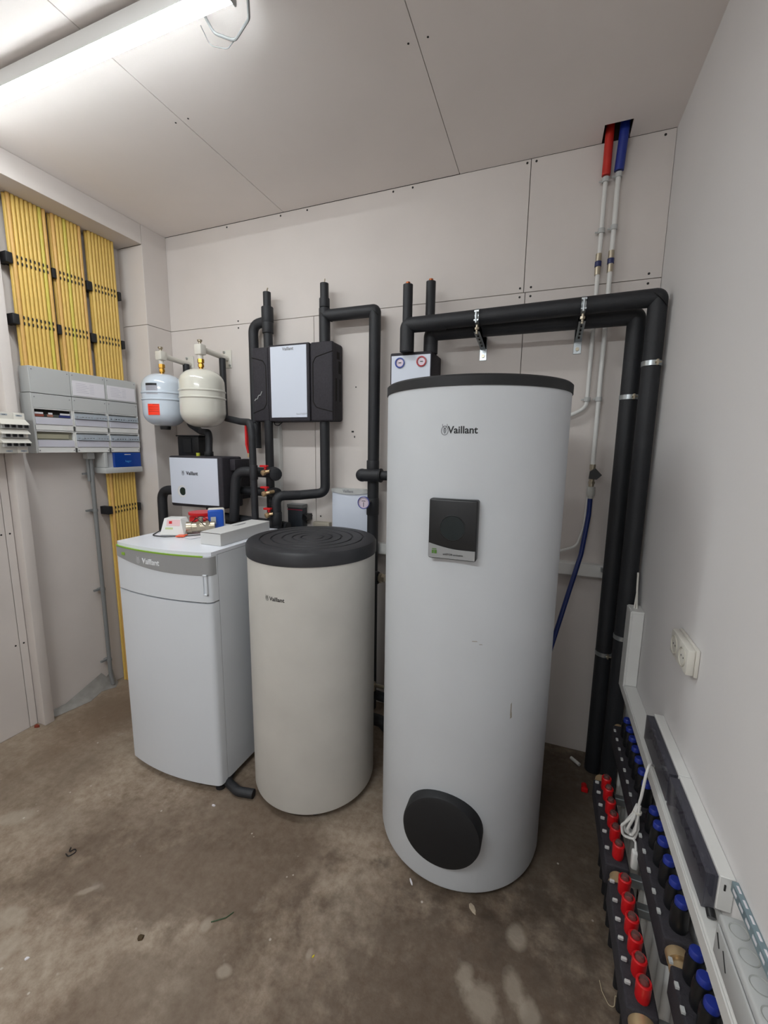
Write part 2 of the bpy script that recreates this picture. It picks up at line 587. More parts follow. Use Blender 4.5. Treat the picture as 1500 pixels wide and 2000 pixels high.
# torn membrane at the foot of the left wall
def f(t):
    top = [(1.47, .035), (1.56, .03), (1.66, .065), (1.76, .10), (1.80, .115), (1.83, .07), (1.88, .10)]
    vs = []
    for i, (y, z) in enumerate(top):
        vs.append((t.verts.new((XL+.004, y, z)), t.verts.new((XL+.02+.012*(i % 2), y, z*.45)), t.verts.new((XL+.035+.02*(i % 3), y+.01, .002))))
    for a, b in zip(vs, vs[1:]):
        t.faces.new((a[0], b[0], b[1], a[1])); t.faces.new((a[1], b[1], b[2], a[2]))
q = MB(); q._new(f)
tag(q.build('membrane_sheet', M_foil), 'torn grey membrane sheet curling out at the foot of the left wall', 'sheet')

# ================================================================== LED TUBE LAMP
def ceiling_lamp(lampY, lampX0, lampX1, strength, label):
    L = thing('ceiling_lamp', label, 'lamp', ((lampX0+lampX1)/2, lampY, ZC))
    MB().box(lampX0, lampX1, lampY-.028, lampY+.028, 2.974, 3.03, .004).build('housing', M_whitep, L)
    for x in (lampX0+.15, lampX1-.15): MB().box(x-.012, x+.012, lampY-.02, lampY+.02, 3.0299, 3.0399).build('mounting_clip', M_zinc, L)
    prof = [(lampY-.027, 2.976)]
    for k in range(9):
        a = pi*k/8
        prof.append((lampY-.027*cos(a), 2.9735-.015*sin(a)))
    prof.append((lampY+.027, 2.976))
    MB().prism(prof, 'X', lampX0+.008, lampX1-.008).build('diffuser', emission_mat('led_diffuser', (.92, .98, 1.0), strength), L)
    for x in (lampX0, lampX1-.008): MB().box(x, x+.008, lampY-.028, lampY+.028, 2.957, 2.974, .002, 1).build('end_cap', M_grey, L)
lampY, lampX0, lampX1 = 1.19, -2.44, -.955
ceiling_lamp(lampY, lampX0, lampX1, LAMP_STRENGTH, 'long white LED batten lamp glowing on the ceiling at the upper left')
ceiling_lamp(-1.0, -1.75, -.25, FILL_LAMP_STRENGTH, 'added LED batten lamp, unseen on the ceiling behind the viewpoint, lighting the front faces')  # added fill lamp, out of view, for the tank and cabinet fronts
q = MB(); q.tube([(lampX1+.001, lampY+.005, 3.0), (lampX1+.03, 1.23, 3.005), (lampX1-.02, 1.30, 3.0), (-1.06, 1.335, 2.99), (-1.115, 1.30, 3.0), (-1.13, 1.275, 3.035)], .0045, .03, 8)
q.tube([(-1.06, 1.334, 2.992), (-1.10, 1.345, 2.985), (-1.16, 1.33, 3.0), (-1.17, 1.30, 3.0385)], .0016, .03, 6)
tag(q.build('lamp_cable', M_greyd), 'grey cable curling from the ceiling to the end of the LED lamp', 'cable')

# ================================================================== BIG TANK
c, r = (-.2638, 1.6708), .3367
T = thing('water_tank', 'tall white hot water tank with a black control panel and round black flange cover', 'tank', (c[0], c[1], 0))
MB().lathe([(0, .02), (r-.04, .02), (r-.012, .022), (r-.003, .03), (r, .045), (r, 1.852), (0, 1.852)], (c[0], c[1], 0), seg=96).build('jacket', M_tank, T)
MB().lathe([(0, .0), (r-.06, .0), (r-.05, .02), (0, .02)], (c[0], c[1], 0), seg=48).build('base_ring', M_blackm, T)
MB().lathe([(r-.002, 1.849), (r+.0035, 1.849), (r+.0035, 1.878), (r-.003, 1.884), (r-.06, 1.886), (0, 1.887)], (c[0], c[1], 0), seg=96).build('lid', M_blackm, T)
cy = c[1]-r
# flange cover, a round plate standing proud of the jacket
FC = (c[0], cy, .29)
MB().lathe([(.143, -.075), (.143, .022), (.139, .031), (.13, .034), (0, .034)], FC, '-Y', 56).build('flange_cover', M_blackm, T)
# control panel
P = MB()
px0, px1, pz0, pz1 = c[0]-.078, c[0]+.078, 1.30, 1.497
P.box(px0, px1, cy-.024, cy+.02, pz0, pz1, .006, 3)
cp = P.build('control_panel', M_black, T)
ys = cy-.0241
bz_ = [(px0+.003, pz0+.004), (px1-.003, pz0+.004)]
for i in range(15):
    u = 1-i/14
    bz_.append((px0+.003+(px1-px0-.006)*u, pz0+.052-.017*sin(min(1, u*1.4)*pi/2)))
MB().prism(bz_, 'Y', ys-.0018, ys+.002).build('bezel', M_bezel, cp, 'silver grey lower bezel')
dz = 1.405
MB().lathe([(.037, -.001), (.0405, .0015), (.042, .0012), (.0425, -.001)], (c[0], ys, dz), '-Y', 40).build('display_ring', mat('dark_chrome', '#3a3c3e', .25, metal=.8), cp)
MB().lathe([(.0385, -.002), (.0385, .0004), (0, .0006)], (c[0], ys, dz), '-Y', 40).build('display_glass', M_lens, cp)
text('uniSTOR exclusive', .0085, flatY(c[0]+.005, ys-.003, 1.318), M_ink, cp)
q = MB(); q.box(px0+.014, px0+.020, ys-.0033, ys-.0023, 1.318, 1.329).box(px0+.022, px0+.030, ys-.0033, ys-.0023, 1.318, 1.329).box(px0+.0145, px0+.029, ys-.0033, ys-.0023, 1.332, 1.3345)
q.build('green_badge', mat('dull_green', '#4f7a2c', .5), cp)
text('Vaillant', .0315, onCyl(c, r, 1.7135, .046), M_ink, T, 'logo_lettering', .0007)
emblem(onCyl(c, r, 1.7145, -.123), .031, mat('dark_grey_ink', '#55555a', .4), T)
q = MB()
fnB = onCyl(c, r, 0, 0)
for a, z, w_, h_ in ((.67, .766, .003, .025), (.675, .742, .004, .012), (.25, 1.02, .01, .0016), (.31, 1.01, .006, .0014)):
    def f(t, a=a, z=z, w_=w_, h_=h_):
        vs = [t.verts.new(fnB(r*a+dx*w_, z+dz_*h_, .0005)) for dx, dz_ in ((-1, -1), (1, -.7), (.6, 1), (-.8, .8))]
        t.faces.new(vs)
    q._new(f)
q.build('scuff_mark', mat('scuff', '#9a948a', .7), T, kind='stuff', flat=True)

# ================================================================== SMALL TANK
a_, ra = (-.996, 1.681), .2945
T = thing('buffer_tank', 'shorter off-white round buffer tank with a ringed black lid', 'tank', (a_[0], a_[1], 0))
MB().lathe([(0, .035), (ra-.012, .035), (ra-.002, .042), (ra, .05), (ra, 1.18), (0, 1.18)], (a_[0], a_[1], 0), seg=96).build('jacket', M_tank2, T)
lp = [(ra-.002, 1.176), (ra+.004, 1.176), (ra+.005, 1.222), (ra-.002, 1.233), (ra-.018, 1.237)]
for rr in (.235, .185, .135, .09, .05):
    lp += [(rr+.006, 1.238), (rr+.004, 1.2325), (rr-.001, 1.2325), (rr-.003, 1.238)]
lp += [(0, 1.2385)]
MB().lathe(lp, (a_[0], a_[1], 0), seg=96).build('lid', mat('dusty_black_rubber', '#202125', .5, dark='#2f2f33', var=.1, vscale=9, bump=.2, bscale=50), T)
q = MB(); q.lathe([(0, .012), (.255, .012), (.255, .035), (0, .035)], (a_[0], a_[1], 0), seg=48)
q.build('base_plate', M_blackm, T)
for k in range(3):
    an = radians(-60+120*k)
    x, y = a_[0]+.235*cos(an), a_[1]+.235*sin(an)
    MB().cyl((x, y, 0), (x, y, .012), .02, seg=12).build('foot', M_blackm, T)
x, y = a_[0]+.2, a_[1]-.19
text('Vaillant', .0245, onCyl(a_, ra, 1.0315, .004), M_ink, T, 'logo_lettering', .0005)
emblem(onCyl(a_, ra, 1.033, -.166), .023, M_ink, T)
# side spigot
q = MB(); q.cyl((-.83, 1.9, 1.005), (-.745, 1.9, 1.005), .033, seg=20, bev=.008); q.build('spigot_cover', M_blackm, T)
q = MB(); q.cyl((-.745, 1.9, 1.007), (-.712, 1.9, 1.007), .021, seg=6).cyl((-.738, 1.9, 1.007), (-.73, 1.9, 1.007), .027, seg=20)
q.build('spigot_nut', M_chrome, T)

# ================================================================== HEAT PUMP CABINET
X0, X1, Y0, Y1, ZT = -1.935, -1.352, 1.402, 1.985, 1.188
HP = thing('heat_pump', 'white floor-standing heat pump cabinet with a green stripe below its top', 'heat pump', ((X0+X1)/2, (Y0+Y1)/2, 0))
def bulge(x, amp=.036):
    u = (x-X0)/(X1-X0)*2-1
    return amp*(1-u*u)
def curved_front(x0, x1, z0, z1, yo, th=.02, n=20, wave=None, amp=.036):
    def f(t):
        rows = []
        us = sorted(set([i/n for i in range(n+1)]+[k*.004 for k in range(9)]+[1-k*.004 for k in range(9)]))
        for u in us:
            x = x0+(x1-x0)*u
            y = Y0+yo-bulge(x, amp)
            # rounded outer corners
            e = min(x-X0, X1-x)
            if e < .02: y += (.02-math.sqrt(max(0, .02**2-(.02-e)**2)))*.9
            zb = z0 if wave is None else wave(u)[0]
            zt = z1 if wave is None else wave(u)[1]
            rows.append([t.verts.new(p) for p in ((x, y, zb), (x, y, zt), (x, y+th, zt), (x, y+th, zb))])
        for A, B in zip(rows, rows[1:]):
            for k in range(4):
                t.faces.new((A[k], B[k], B[(k+1) % 4], A[(k+1) % 4]))
        t.faces.new(rows[0]); t.faces.new(rows[-1][::-1])
        bmesh.ops.recalc_face_normals(t, faces=t.faces)
    q = MB(); q._new(f)
    return q
q = MB(); q.box(X0+.006, X1-.003, Y0+.028, Y1, .035, 1.1715, .002)
q.build('body', M_greyd, HP)
# side panel proud by 1 mm with a front seam
MB().box(X1-.004, X1, Y0+.0515, Y1-.002, .037, 1.17, .0015, 1).build('side_panel', M_white, HP)
MB().box(X0, X0+.004, Y0+.0515, Y1-.002, .037, 1.17, .0015, 1).build('side_panel', M_white, HP)
# top plate following the front curve
pts = [(X0, Y1), (X0, Y0+.012)]
for i in range(1, 20):
    x = X0+(X1-X0)*i/20
    pts.append((x, Y0-bulge(x)+.004))
pts += [(X1, Y0+.012), (X1, Y1)]
MB().prism(pts, 'Z', 1.172, ZT).build('top_plate', mat('top_plate_white', '#e3e6ee', .22), HP)
door2 = curved_front(X0, X1, .035, .952, 0, .03); door2.build('lower_door', M_white, HP)
door1 = curved_front(X0, X1, .959, 1.1715, 0, .03)
d1 = door1.build('upper_door', M_white, HP)
MB().box(X0+.03, X1-.035, Y0+.004, Y0+.03, .95, .962).build('door_gap', M_gap, HP)
def wv(u):
    return (1.122-.040*sin(pi/2*min(1, u*1.35)), 1.1665)
bz = curved_front(X0-.0008, X1+.0008, 0, 0, -.0015, .022, wave=wv).build('bezel', M_bezel, HP, 'silver grey top bezel with curved lower edge')
curved_front(X0, X1-.03, 1.1665, 1.1725, -.0025, .022).build('green_stripe', M_green, HP)
hx = X1-.034
hy = Y0-bulge(hx)
q = MB()
for bx in ((hx, hx+.024, .993, .999), (hx, hx+.024, 1.083, 1.089), (hx, hx+.004, .993, 1.089), (hx+.02, hx+.024, .993, 1.089)):
    q.box(bx[0], bx[1], hy-.005, hy+.004, bx[2], bx[3], .001, 1)
q.build('handle', M_white, d1)
def fnH(cx, cz):
    def g(x, z, d):
        X = cx+x
        return (X, Y0-.0015-bulge(X)-d, cz+z)
    return g
text('Vaillant', .036, fnH(-1.662, 1.122), M_silver, bz, 'logo_lettering', .0006, .002)
emblem(fnH(-1.745, 1.124), .03, M_silver, bz)
q = MB()
yb = Y0-.0015-bulge(X0+.075)
q.box(X0+.066, X0+.076, yb-.002, yb+.002, 1.132, 1.144).box(X0+.078, X0+.09, yb-.004, yb+.002, 1.132, 1.146)
q.build('green_badge', M_green, bz)
MB().box(X0-.003, X0+.0005, Y0+.02, Y0+.045, .99, 1.03, .001, 1).build('side_slot', M_dark, HP)
q = MB(); q.box(X0+.02, X1-.02, Y0+.02, Y1-.03, .018, .035); q.build('plinth', M_blackm, HP)
for x in (X0+.09, X1-.03):
    for y in (Y0+.03, Y1-.06):
        MB().cyl((x, y, 0), (x, y, .018), .024, seg=14).build('foot', M_blackm, HP)

# black foam hose on the floor between cabinet and tank
tag(MB().tube([(-1.40, 1.55, .022), (-1.36, 1.45, .022), (-1.27, 1.42, .022), (-1.19, 1.435, .022)], .021, .05).build('foam_hose', M_foam), 'short piece of black foam hose lying on the floor beside the buffer tank', 'hose')

# ------------------------------------------------------------------ things on the cabinet
q = MB(); q.box(-1.513, -1.392, 1.520, 1.897, ZT+.0005, ZT+.061, .0015, 1)
cb = thing('carton', 'long closed white carton lying on top of the white cabinet', 'box', (-1.45, 1.7, ZT))
q.build('box_body', M_carton, cb)
MB().box(-1.512, -1.393, 1.5195, 1.521, ZT+.058, ZT+.0605).build('lid_edge', M_gap, cb)
q = MB()
for k in range(3): q.box(-1.475+.006*k, -1.471+.006*k, 1.70+.01*k, 1.80-.01*k, ZT+.0611, ZT+.0615)
q.build('print_lines', M_inkg, cb)
# paper and thin black cable
q = MB(); q.box(-1.92, -1.72, 1.60, 1.76, ZT+.0006, ZT+.0016, rot=.3)
q.box(-1.80, -1.62, 1.60, 1.72, ZT+.0018, ZT+.0026, rot=-.25)
tag(q.build('manual_paper', M_paper), 'loose white paper sheets under the open carton on the cabinet', 'paper')
q = MB(); q.tube([(-1.93, 1.66, ZT+.006), (-1.87, 1.555, ZT+.005), (-1.78, 1.555, ZT+.005), (-1.70, 1.61, ZT+.006), (-1.63, 1.66, ZT+.01), (-1.60, 1.70, ZT+.03)], .0028, .05, 8)
tag(q.build('sensor_cable', M_black), 'thin black cable looping over the white cabinet top', 'cable')
# open white housing, a wedge shaped box
oc = thing('spare_part_box', 'white wedge-shaped box with red and green print tilted on the cabinet', 'box', (-1.79, 1.65, ZT))
mtx = Matrix.Rotation(.35, 4, 'Z')
def wedge(t):
    P_ = [(-.07, -.045, .002), (.055, -.045, .002), (.055, .05, .002), (-.07, .05, .002), (-.055, -.02, .085), (.03, -.02, .085), (.055, .02, .06), (.03, .045, .085), (-.055, .045, .085)]
    v = [t.verts.new(p) for p in P_]
    for fc in ((0, 1, 5, 4), (0, 3, 2, 1), (0, 4, 8, 3), (3, 8, 7, 2), (1, 2, 6), (1, 6, 5), (2, 7, 6), (4, 5, 7, 8), (5, 6, 7)):
        try: t.faces.new([v[i] for i in fc])
        except ValueError: pass
    bmesh.ops.recalc_face_normals(t, faces=t.faces)
    bmesh.ops.transform(t, matrix=Matrix.Translation((-1.79, 1.645, ZT+.003)) @ mtx, verts=t.verts)
q = MB(); q._new(wedge); q.build('housing', M_whitep, oc, flat=True)
def lab(x0, x1, s0, s1, d):
    def f(t):
        vs = []
        for x, s in ((x0, s0), (x1, s0), (x1, s1), (x0, s1)):
            vs.append(t.verts.new((x, -.045+.025*s-d, .002+.083*s+d*.3)))
        t.faces.new(vs)
        bmesh.ops.transform(t, matrix=Matrix.Translation((-1.79, 1.645, ZT+.003)) @ mtx, verts=t.verts)
    return f
q = MB(); q._new(lab(-.04, .03, .55, .93, .0008)); q.build('label_patch', mat('pink_label', '#ddb9bb', .6), oc, flat=True)
q = MB(); q._new(lab(-.028, -.012, .68, .84, .0016)); q.build('red_mark', M_red, oc, flat=True)
q = MB(); q._new(lab(-.045, -.005, .34, .45, .0008)); q.build('green_mark', mat('pale_green_print', '#b9c58f', .6), oc, flat=True)
# red lid, brass valve, blue motor box
rl = thing('plastic_tub', 'round red plastic tub behind the nickel valve on the cabinet', 'tub', (-1.74, 1.84, ZT))
MB().lathe([(0, .0), (.07, .0), (.07, .06), (.066, .062), (.064, .07), (.075, .072), (.075, .086), (0, .088)], (-1.835, 1.87, ZT+.0005), seg=40).build('tub_body', M_red, rl)
vv = thing('motor_valve', 'nickel valve body wrapped in black wire lying beside the carton', 'valve', (-1.63, 1.72, ZT))
A_, B_ = Vector((-1.745, 1.665, ZT+.036)), Vector((-1.635, 1.75, ZT+.04))
dd = (B_-A_).normalized()
q = MB(); q.cyl(A_, A_+dd*.025, .031, seg=20).cyl(A_+dd*.025, B_, .026, seg=20).cyl(A_+dd*.05, A_+dd*.065, .030, seg=6).cyl(A_+dd*.095, A_+dd*.11, .030, seg=6).cyl(A_+dd*.07+Vector((0, 0, .01)), A_+dd*.07+Vector((0, 0, .05)), .012, seg=12)
q.build('valve_body', M_chrome, vv)
MB().cyl(A_-dd*.001, A_+dd*.006, .019, seg=20).build('copper_bore', M_copper, vv)
q = MB(); q.tube([A_+Vector((.02, .03, .035)), A_+dd*.06+Vector((0, -.02, .055)), A_+dd*.1+Vector((.01, -.03, .01)), B_+Vector((-.03, -.02, -.02))], .002, .02, 6)
q.tube([A_+dd*.04+Vector((0, -.02, .03)), A_+dd*.07+Vector((0, 0, .06)), B_+Vector((0, -.03, .03)), B_+Vector((-.03, -.04, -.02))], .002, .02, 6)
q.build('wire_tie', M_black, vv)
q = MB(); q.box(-1.745, -1.70, 1.585, 1.63, ZT+.003, ZT+.009, .002, 1, rot=.4)
tag(q.build('orange_clip', mat('orange_plastic', '#e8501c', .4)), 'small orange plastic clip in front of the nickel valve', 'clip')
q = MB(); q.tube([(-1.80, 1.74, ZT+.03), (-1.76, 1.74, ZT+.062), (-1.69, 1.78, ZT+.072)], .011, .02, 10)
q.build('red_lever', M_red, vv)
bb = thing('actuator_box', 'blue and white actuator box standing at the end of the nickel valve', 'box', (-1.60, 1.82, ZT))
MB().box(-1.705, -1.665, 1.775, 1.86, ZT+.0005, ZT+.125, .008, 3, rot=-.75).build('housing', M_cream, bb)
MB().box(-1.676, -1.649, 1.748, 1.828, ZT+.002, ZT+.12, .008, 3, rot=-.75).build('blue_cover', mat('bright_blue_plastic', '#1450b4', .3), bb)
MB().box(-1.656, -1.6535, 1.748, 1.774, ZT+.045, ZT+.085, .001, 1, rot=-.75).build('white_sticker', M_grey, bb)

# ================================================================== WALL-HUNG PUMP MODULE (left) and small black one behind
PX0, PX1, PY0, PZ0, PZ1 = -2.268, -1.84, 2.05, 1.262, 1.585
PM = thing('pump_module', 'black foam pump module with white front and round porthole above the heat pump', 'pump', (-2.05, 2.2, PZ0))
MB().box(PX0, PX1, PY0, 2.235, PZ0, PZ1, .012, 3).build('foam_case', M_epp, PM)
q = MB(); q.box(-2.2, -1.88, 2.235, YB-.001, 1.30, 1.54, .005).box(-1.84, -1.80, 2.12, 2.26, 1.50, 1.57, .004)
q.build('rear_case', M_epp, PM)
def f(t):
    n = 14; R = []
    for i in range(n+1):
        u = i/n*2-1
        x = (-2.257-1.872)/2+u*.1925
        y = PY0-.004-.010*(1-u*u)
        R.append([t.verts.new(p) for p in ((x, y, 1.283), (x, y, 1.574), (x, PY0+.001, 1.574), (x, PY0+.001, 1.283))])
    for A, B in zip(R, R[1:]):
        for k in range(4): t.faces.new((A[k], B[k], B[(k+1) % 4], A[(k+1) % 4]))
    t.faces.new(R[0]); t.faces.new(R[-1][::-1])
    bmesh.ops.recalc_face_normals(t, faces=t.faces)
q = MB(); q._new(f); fp = q.build('front_panel', M_panel, PM)
text('Vaillant', .032, flatY(-2.065, PY0-.0145, 1.478), M_ink, fp, 'logo_lettering', .0005)
emblem(flatY(-2.138, PY0-.0145, 1.480), .027, M_ink, fp)
MB().lathe([(.025, -.002), (.036, .0015), (.038, .001), (.038, -.004)], (-2.155, PY0-.012, 1.362), '-Y', 32).build('porthole_ring', M_whitep, fp)
MB().lathe([(.0255, -.002), (.0255, .0008), (0, .001)], (-2.150, PY0-.012, 1.362), '-Y', 32).build('porthole_glass', mat('porthole_dark', '#1e2c22', .2), fp)
q = MB(); q.tube([(-1.95, 2.1, 1.263), (-1.93, 2.06, 1.245), (-1.87, 2.03, 1.235), (-1.80, 2.0, 1.195)], .002, .02, 6)
q.build('module_wire', M_black, PM)
MB().lathe([(0, 0), (.012, 0), (.012, .02), (0, .02)], (-2.09, 2.12, 1.585), seg=12).build('vent_plug', mat('yellow_green_plug', '#b8bb3c', .5), PM)
bp_ = thing('pump_motor', 'small black pump motor with ribbed face behind the pump module', 'pump', (-2.28, 2.3, 1.56))
MB().box(-2.385, -2.20, 2.24, 2.345, 1.57, 1.712, .006).build('motor_case', M_black, bp_)
MB().box(-2.33, -2.26, 2.234, 2.24, 1.60, 1.70, .002, 1).build('motor_ribs', M_blackm, bp_)
MB().box(-2.395, -2.185, 2.235, 2.352, 1.712, 1.72, .002, 1).build('motor_cover', M_blackm, bp_)
MB().box(-2.35, -2.24, 2.345, YB-.001, 1.58, 1.70).build('motor_bracket', M_blackm, bp_)

# ================================================================== EXPANSION VESSELS WITH THEIR ARMS
def vessel(cx, cyy, rr, zb, zt, m, label, name='expansion_vessel'):
    V = thing(name, label, 'tank', (cx, cyy, zb))
    zm = zb+(zt-zb)*.56
    h = zt-zb
    prof = [(0, zb)]
    for k in range(1, 9):
        a = pi/2*k/8
        prof.append((rr*sin(a)**.75, zb+h*.26*(1-cos(a))))
    prof += [(rr, zm-.028), (rr+.0045, zm-.024), (rr+.0045, zm-.018), (rr, zm-.014), (rr, zm+.014), (rr+.0045, zm+.018), (rr+.0045, zm+.024), (rr, zm+.028)]
    for k in range(7, -1, -1):
        a = pi/2*k/8
        prof.append((rr*sin(a)**.75 if k else 0, zt-h*.26*(1-cos(a))))
    MB().lathe(prof, (cx, cyy, 0), seg=64).build('shell', m, V)
    q = MB(); q.cyl((cx, cyy, zt-.004), (cx, cyy, zt+.012), .013, seg=20).cyl((cx, cyy, zt+.012), (cx, cyy, zt+.03), .018, seg=6).cyl((cx, cyy, zt+.03), (cx, cyy, zt+.037), .014, seg=16).cyl((cx, cyy, zt+.037), (cx, cyy, zt+.06), .020, seg=6)
    q.build('brass_union', M_brass, V)
    return V
vB = vessel(-2.352, 2.12, .1255, 1.772, 2.105, M_vesB, 'blue-white expansion vessel with a red sticker, left of the pair')
q = MB(); q.lathe([(0, 1.752), (.03, 1.752), (.033, 1.765), (.033, 1.78), (0, 1.78)], (-2.352, 2.12, 0), seg=24); q.build('rubber_plug', M_black, vB)
vC = vessel(-2.028, 2.12, .134, 1.765, 2.118, M_vesC, 'cream expansion vessel, right of the pair, covering part of the other')
fv = onCyl((-2.352, 2.12), .1255, 0, 0)
def patch(a0, a1, z0, z1, d=.0006, n=6):
    def f(t):
        R = []
        for i in range(n+1):
            a = a0+(a1-a0)*i/n
            R.append((t.verts.new(fv(a*.1255, z0, d)), t.verts.new(fv(a*.1255, z1, d))))
        for A, B in zip(R, R[1:]): t.faces.new((A[0], B[0], B[1], A[1]))
    return f
q = MB(); q._new(patch(.02, .62, 1.838, 1.906)); q.build('red_sticker', M_orange, vB, 'orange-red warning sticker')
q = MB(); q._new(patch(-.03, .58, 1.965, 2.018)); q.build('rating_plate', mat('silver_plate', '#aaaab4', .4), vB)
q = MB(); q._new(patch(-.03, .56, 2.018, 2.032, .0008)); q.build('plate_header', M_ink, vB)
for i in range(5):
    z = 2.01-.009*i
    q = MB(); q._new(patch(.0, .50-.05*(i % 2), z-.0015, z, .0011)); q.build('plate_print', M_inkg, vB)
q = MB()
for i, z in enumerate((1.902, 1.888, 1.874, 1.86)):
    q._new(patch(.30 if i == 0 else .07, .58, z-.002, z, .0011))
q.build('sticker_print', mat('dark_red_ink', '#a01808', .5), vB)
def arm(cx, zz, ln, name, label):
    A = thing(name, label, 'bracket', (cx, YB, zz))
    y0 = 2.12
    q = MB(); q.tube([(cx, YB-.006, zz-.0), (cx, y0+.012, zz+.015)], .017, 0, 20)
    q.build('arm_tube', M_cream, A)
    MB().box(cx-.035, cx+.035, YB-.006, YB-.0005, zz-.06, zz+.055, .002, 1).build('wall_plate', M_cream, A)
    q = MB()
    for dx, dz_ in ((-.022, .042), (.022, -.045)): q.cyl((cx+dx, YB-.006, zz+dz_), (cx+dx, YB-.012, zz+dz_), .008, seg=10)
    q.build('plate_bolt', M_zinc, A)
    zt = ln
    q = MB(); q.cyl((cx, y0, zt+.0605), (cx, y0, zt+.085), .016, seg=18).box(cx-.026, cx+.026, y0-.024, y0+.024, zt+.085, zz+.04, .006)
    q.build('valve_head', M_cream, A)
    q = MB(); q.cyl((cx, y0, zz+.04), (cx, y0, zz+.052), .008, seg=12).lathe([(.006, zz+.052), (.014, zz+.056), (.015, zz+.066), (.011, zz+.068), (.009, zz+.06)], (cx, y0, 0), seg=16)
    q.build('bleed_screw', M_chrome, A)
    return A
arm(-2.352, 2.205, 2.105, 'vessel_arm', 'cream wall arm carrying the blue-white expansion vessel')
arm(-2.028, 2.225, 2.118, 'vessel_arm', 'cream wall arm carrying the cream expansion vessel')

# ================================================================== CENTRAL BLACK MODULE
E0, E1, EY = -1.728, -1.172, 2.225
EM = thing('distribution_module', 'wide black foam module with a tall white centre panel on the back wall', 'pump', (-1.45, 2.3, 1.80))
q = MB(); q.box(E0, E1, EY+.012, YB-.001, 1.805, 2.25, .014, 3); q.build('foam_case', M_epp, EM)
q = MB(); q.box(-1.61, -1.322, EY-.004, EY+.02, 1.803, 2.252, .008, 3); q.build('centre_frame', M_epp, EM)
MB().box(-1.316, E1+.001, EY, EY+.03, 1.803, 2.25, .01, 3).build('side_cheek', M_epp, EM)
MB().box(E0-.001, -1.613, EY+.001, EY+.03, 1.805, 2.246, .01, 3).build('side_cheek', M_epp, EM)
def rr_path(x0, x1, z0, z1, y, slant, right=True):
    if right: return [(x1, y, z0-slant*.3), (x0+.02, y, z0+slant*.6), (x0, y, z0+.05), (x0, y, z1-.05), (x0+.02, y, z1-slant*.6), (x1, y, z1+slant*.3)]
    return [(x0, y, z0-slant*.3), (x1-.02, y, z0+slant*.6), (x1, y, z0+.05), (x1, y, z1-.05), (x1-.02, y, z1-slant*.6), (x0, y, z1+slant*.1)]
MB().tube(rr_path(-1.300, E1+.001, 1.865, 2.185, EY, .03), .0028, .02, 6).build('groove', M_dark, EM)
MB().tube(rr_path(E0, -1.628, 1.865, 2.185, EY+.001, .03, False), .0028, .02, 6).build('groove', M_dark, EM)
MB().box(-1.588, -1.338, EY-.008, EY-.003, 1.826, 2.24, .0015, 1).build('front_panel', M_panel, EM)
text('Vaillant', .026, flatY(-1.463, EY-.0085, 2.222), M_inkg, EM, 'logo_lettering', .0005)
text('flexoTHERM', .014, flatY(-1.375, EY-.0085, 1.846), mat('pale_ink', '#b3b6bd', .5), EM, 'lettering')
q = MB()
for y in (2.262, 2.312): q.box(E1-.003, E1+.0006, y, y+.018, 1.92, 2.05, .001, 1)
q.box(E1-.003, E1+.0006, 2.28, 2.315, 2.16, 2.20).box(E1-.003, E1+.0006, 2.30, 2.33, 2.08, 2.15)
q.build('vent_slot', M_dark, EM)
q = MB()
fm = []
for i in range(9):
    u = i/8
    fm.append((-1.715+.055*u, EY-.0006, 1.93+.05*u+.006*sin(u*14)))
q.tube(fm, .0022, .004, 6)
q.build('chalk_mark', M_grey, EM)
q = MB(); q.tube([(-1.60, 2.26, 1.806), (-1.59, 2.25, 1.785), (-1.57, 2.26, 1.78), (-1.55, 2.28, 1.806)], .003, .01, 6)
q.build('module_wire', M_black, EM)

# ================================================================== INSULATED PIPES
def pipe(name, label, paths, extra=(), cat='pipe', m=M_foam, group=None):
    p0 = paths[0][0][0]
    P_ = thing(name, label, cat, p0, group)
    for pts, r_, bd in paths:
        MB().tube(pts, r_, bd, 24, 8).build('insulation', m, P_)
    for nm, q, mm in extra:
        q.build(nm, mm, P_)
    return P_
def ring(p, d, r_, w_):
    p = Vector(p); d = Vector(d).normalized()
    return MB().cyl(p-d*w_/2, p+d*w_/2, r_, seg=28, bev=min(.003, w_/3))
def seam(p, nrm, r_):
    """thin taped seam ring of a mitre joint"""
    return MB().cyl(Vector(p)-Vector(nrm).normalized()*.0015, Vector(p)+Vector(nrm).normalized()*.0015, r_, seg=28)
Z = (0, 0, 1)
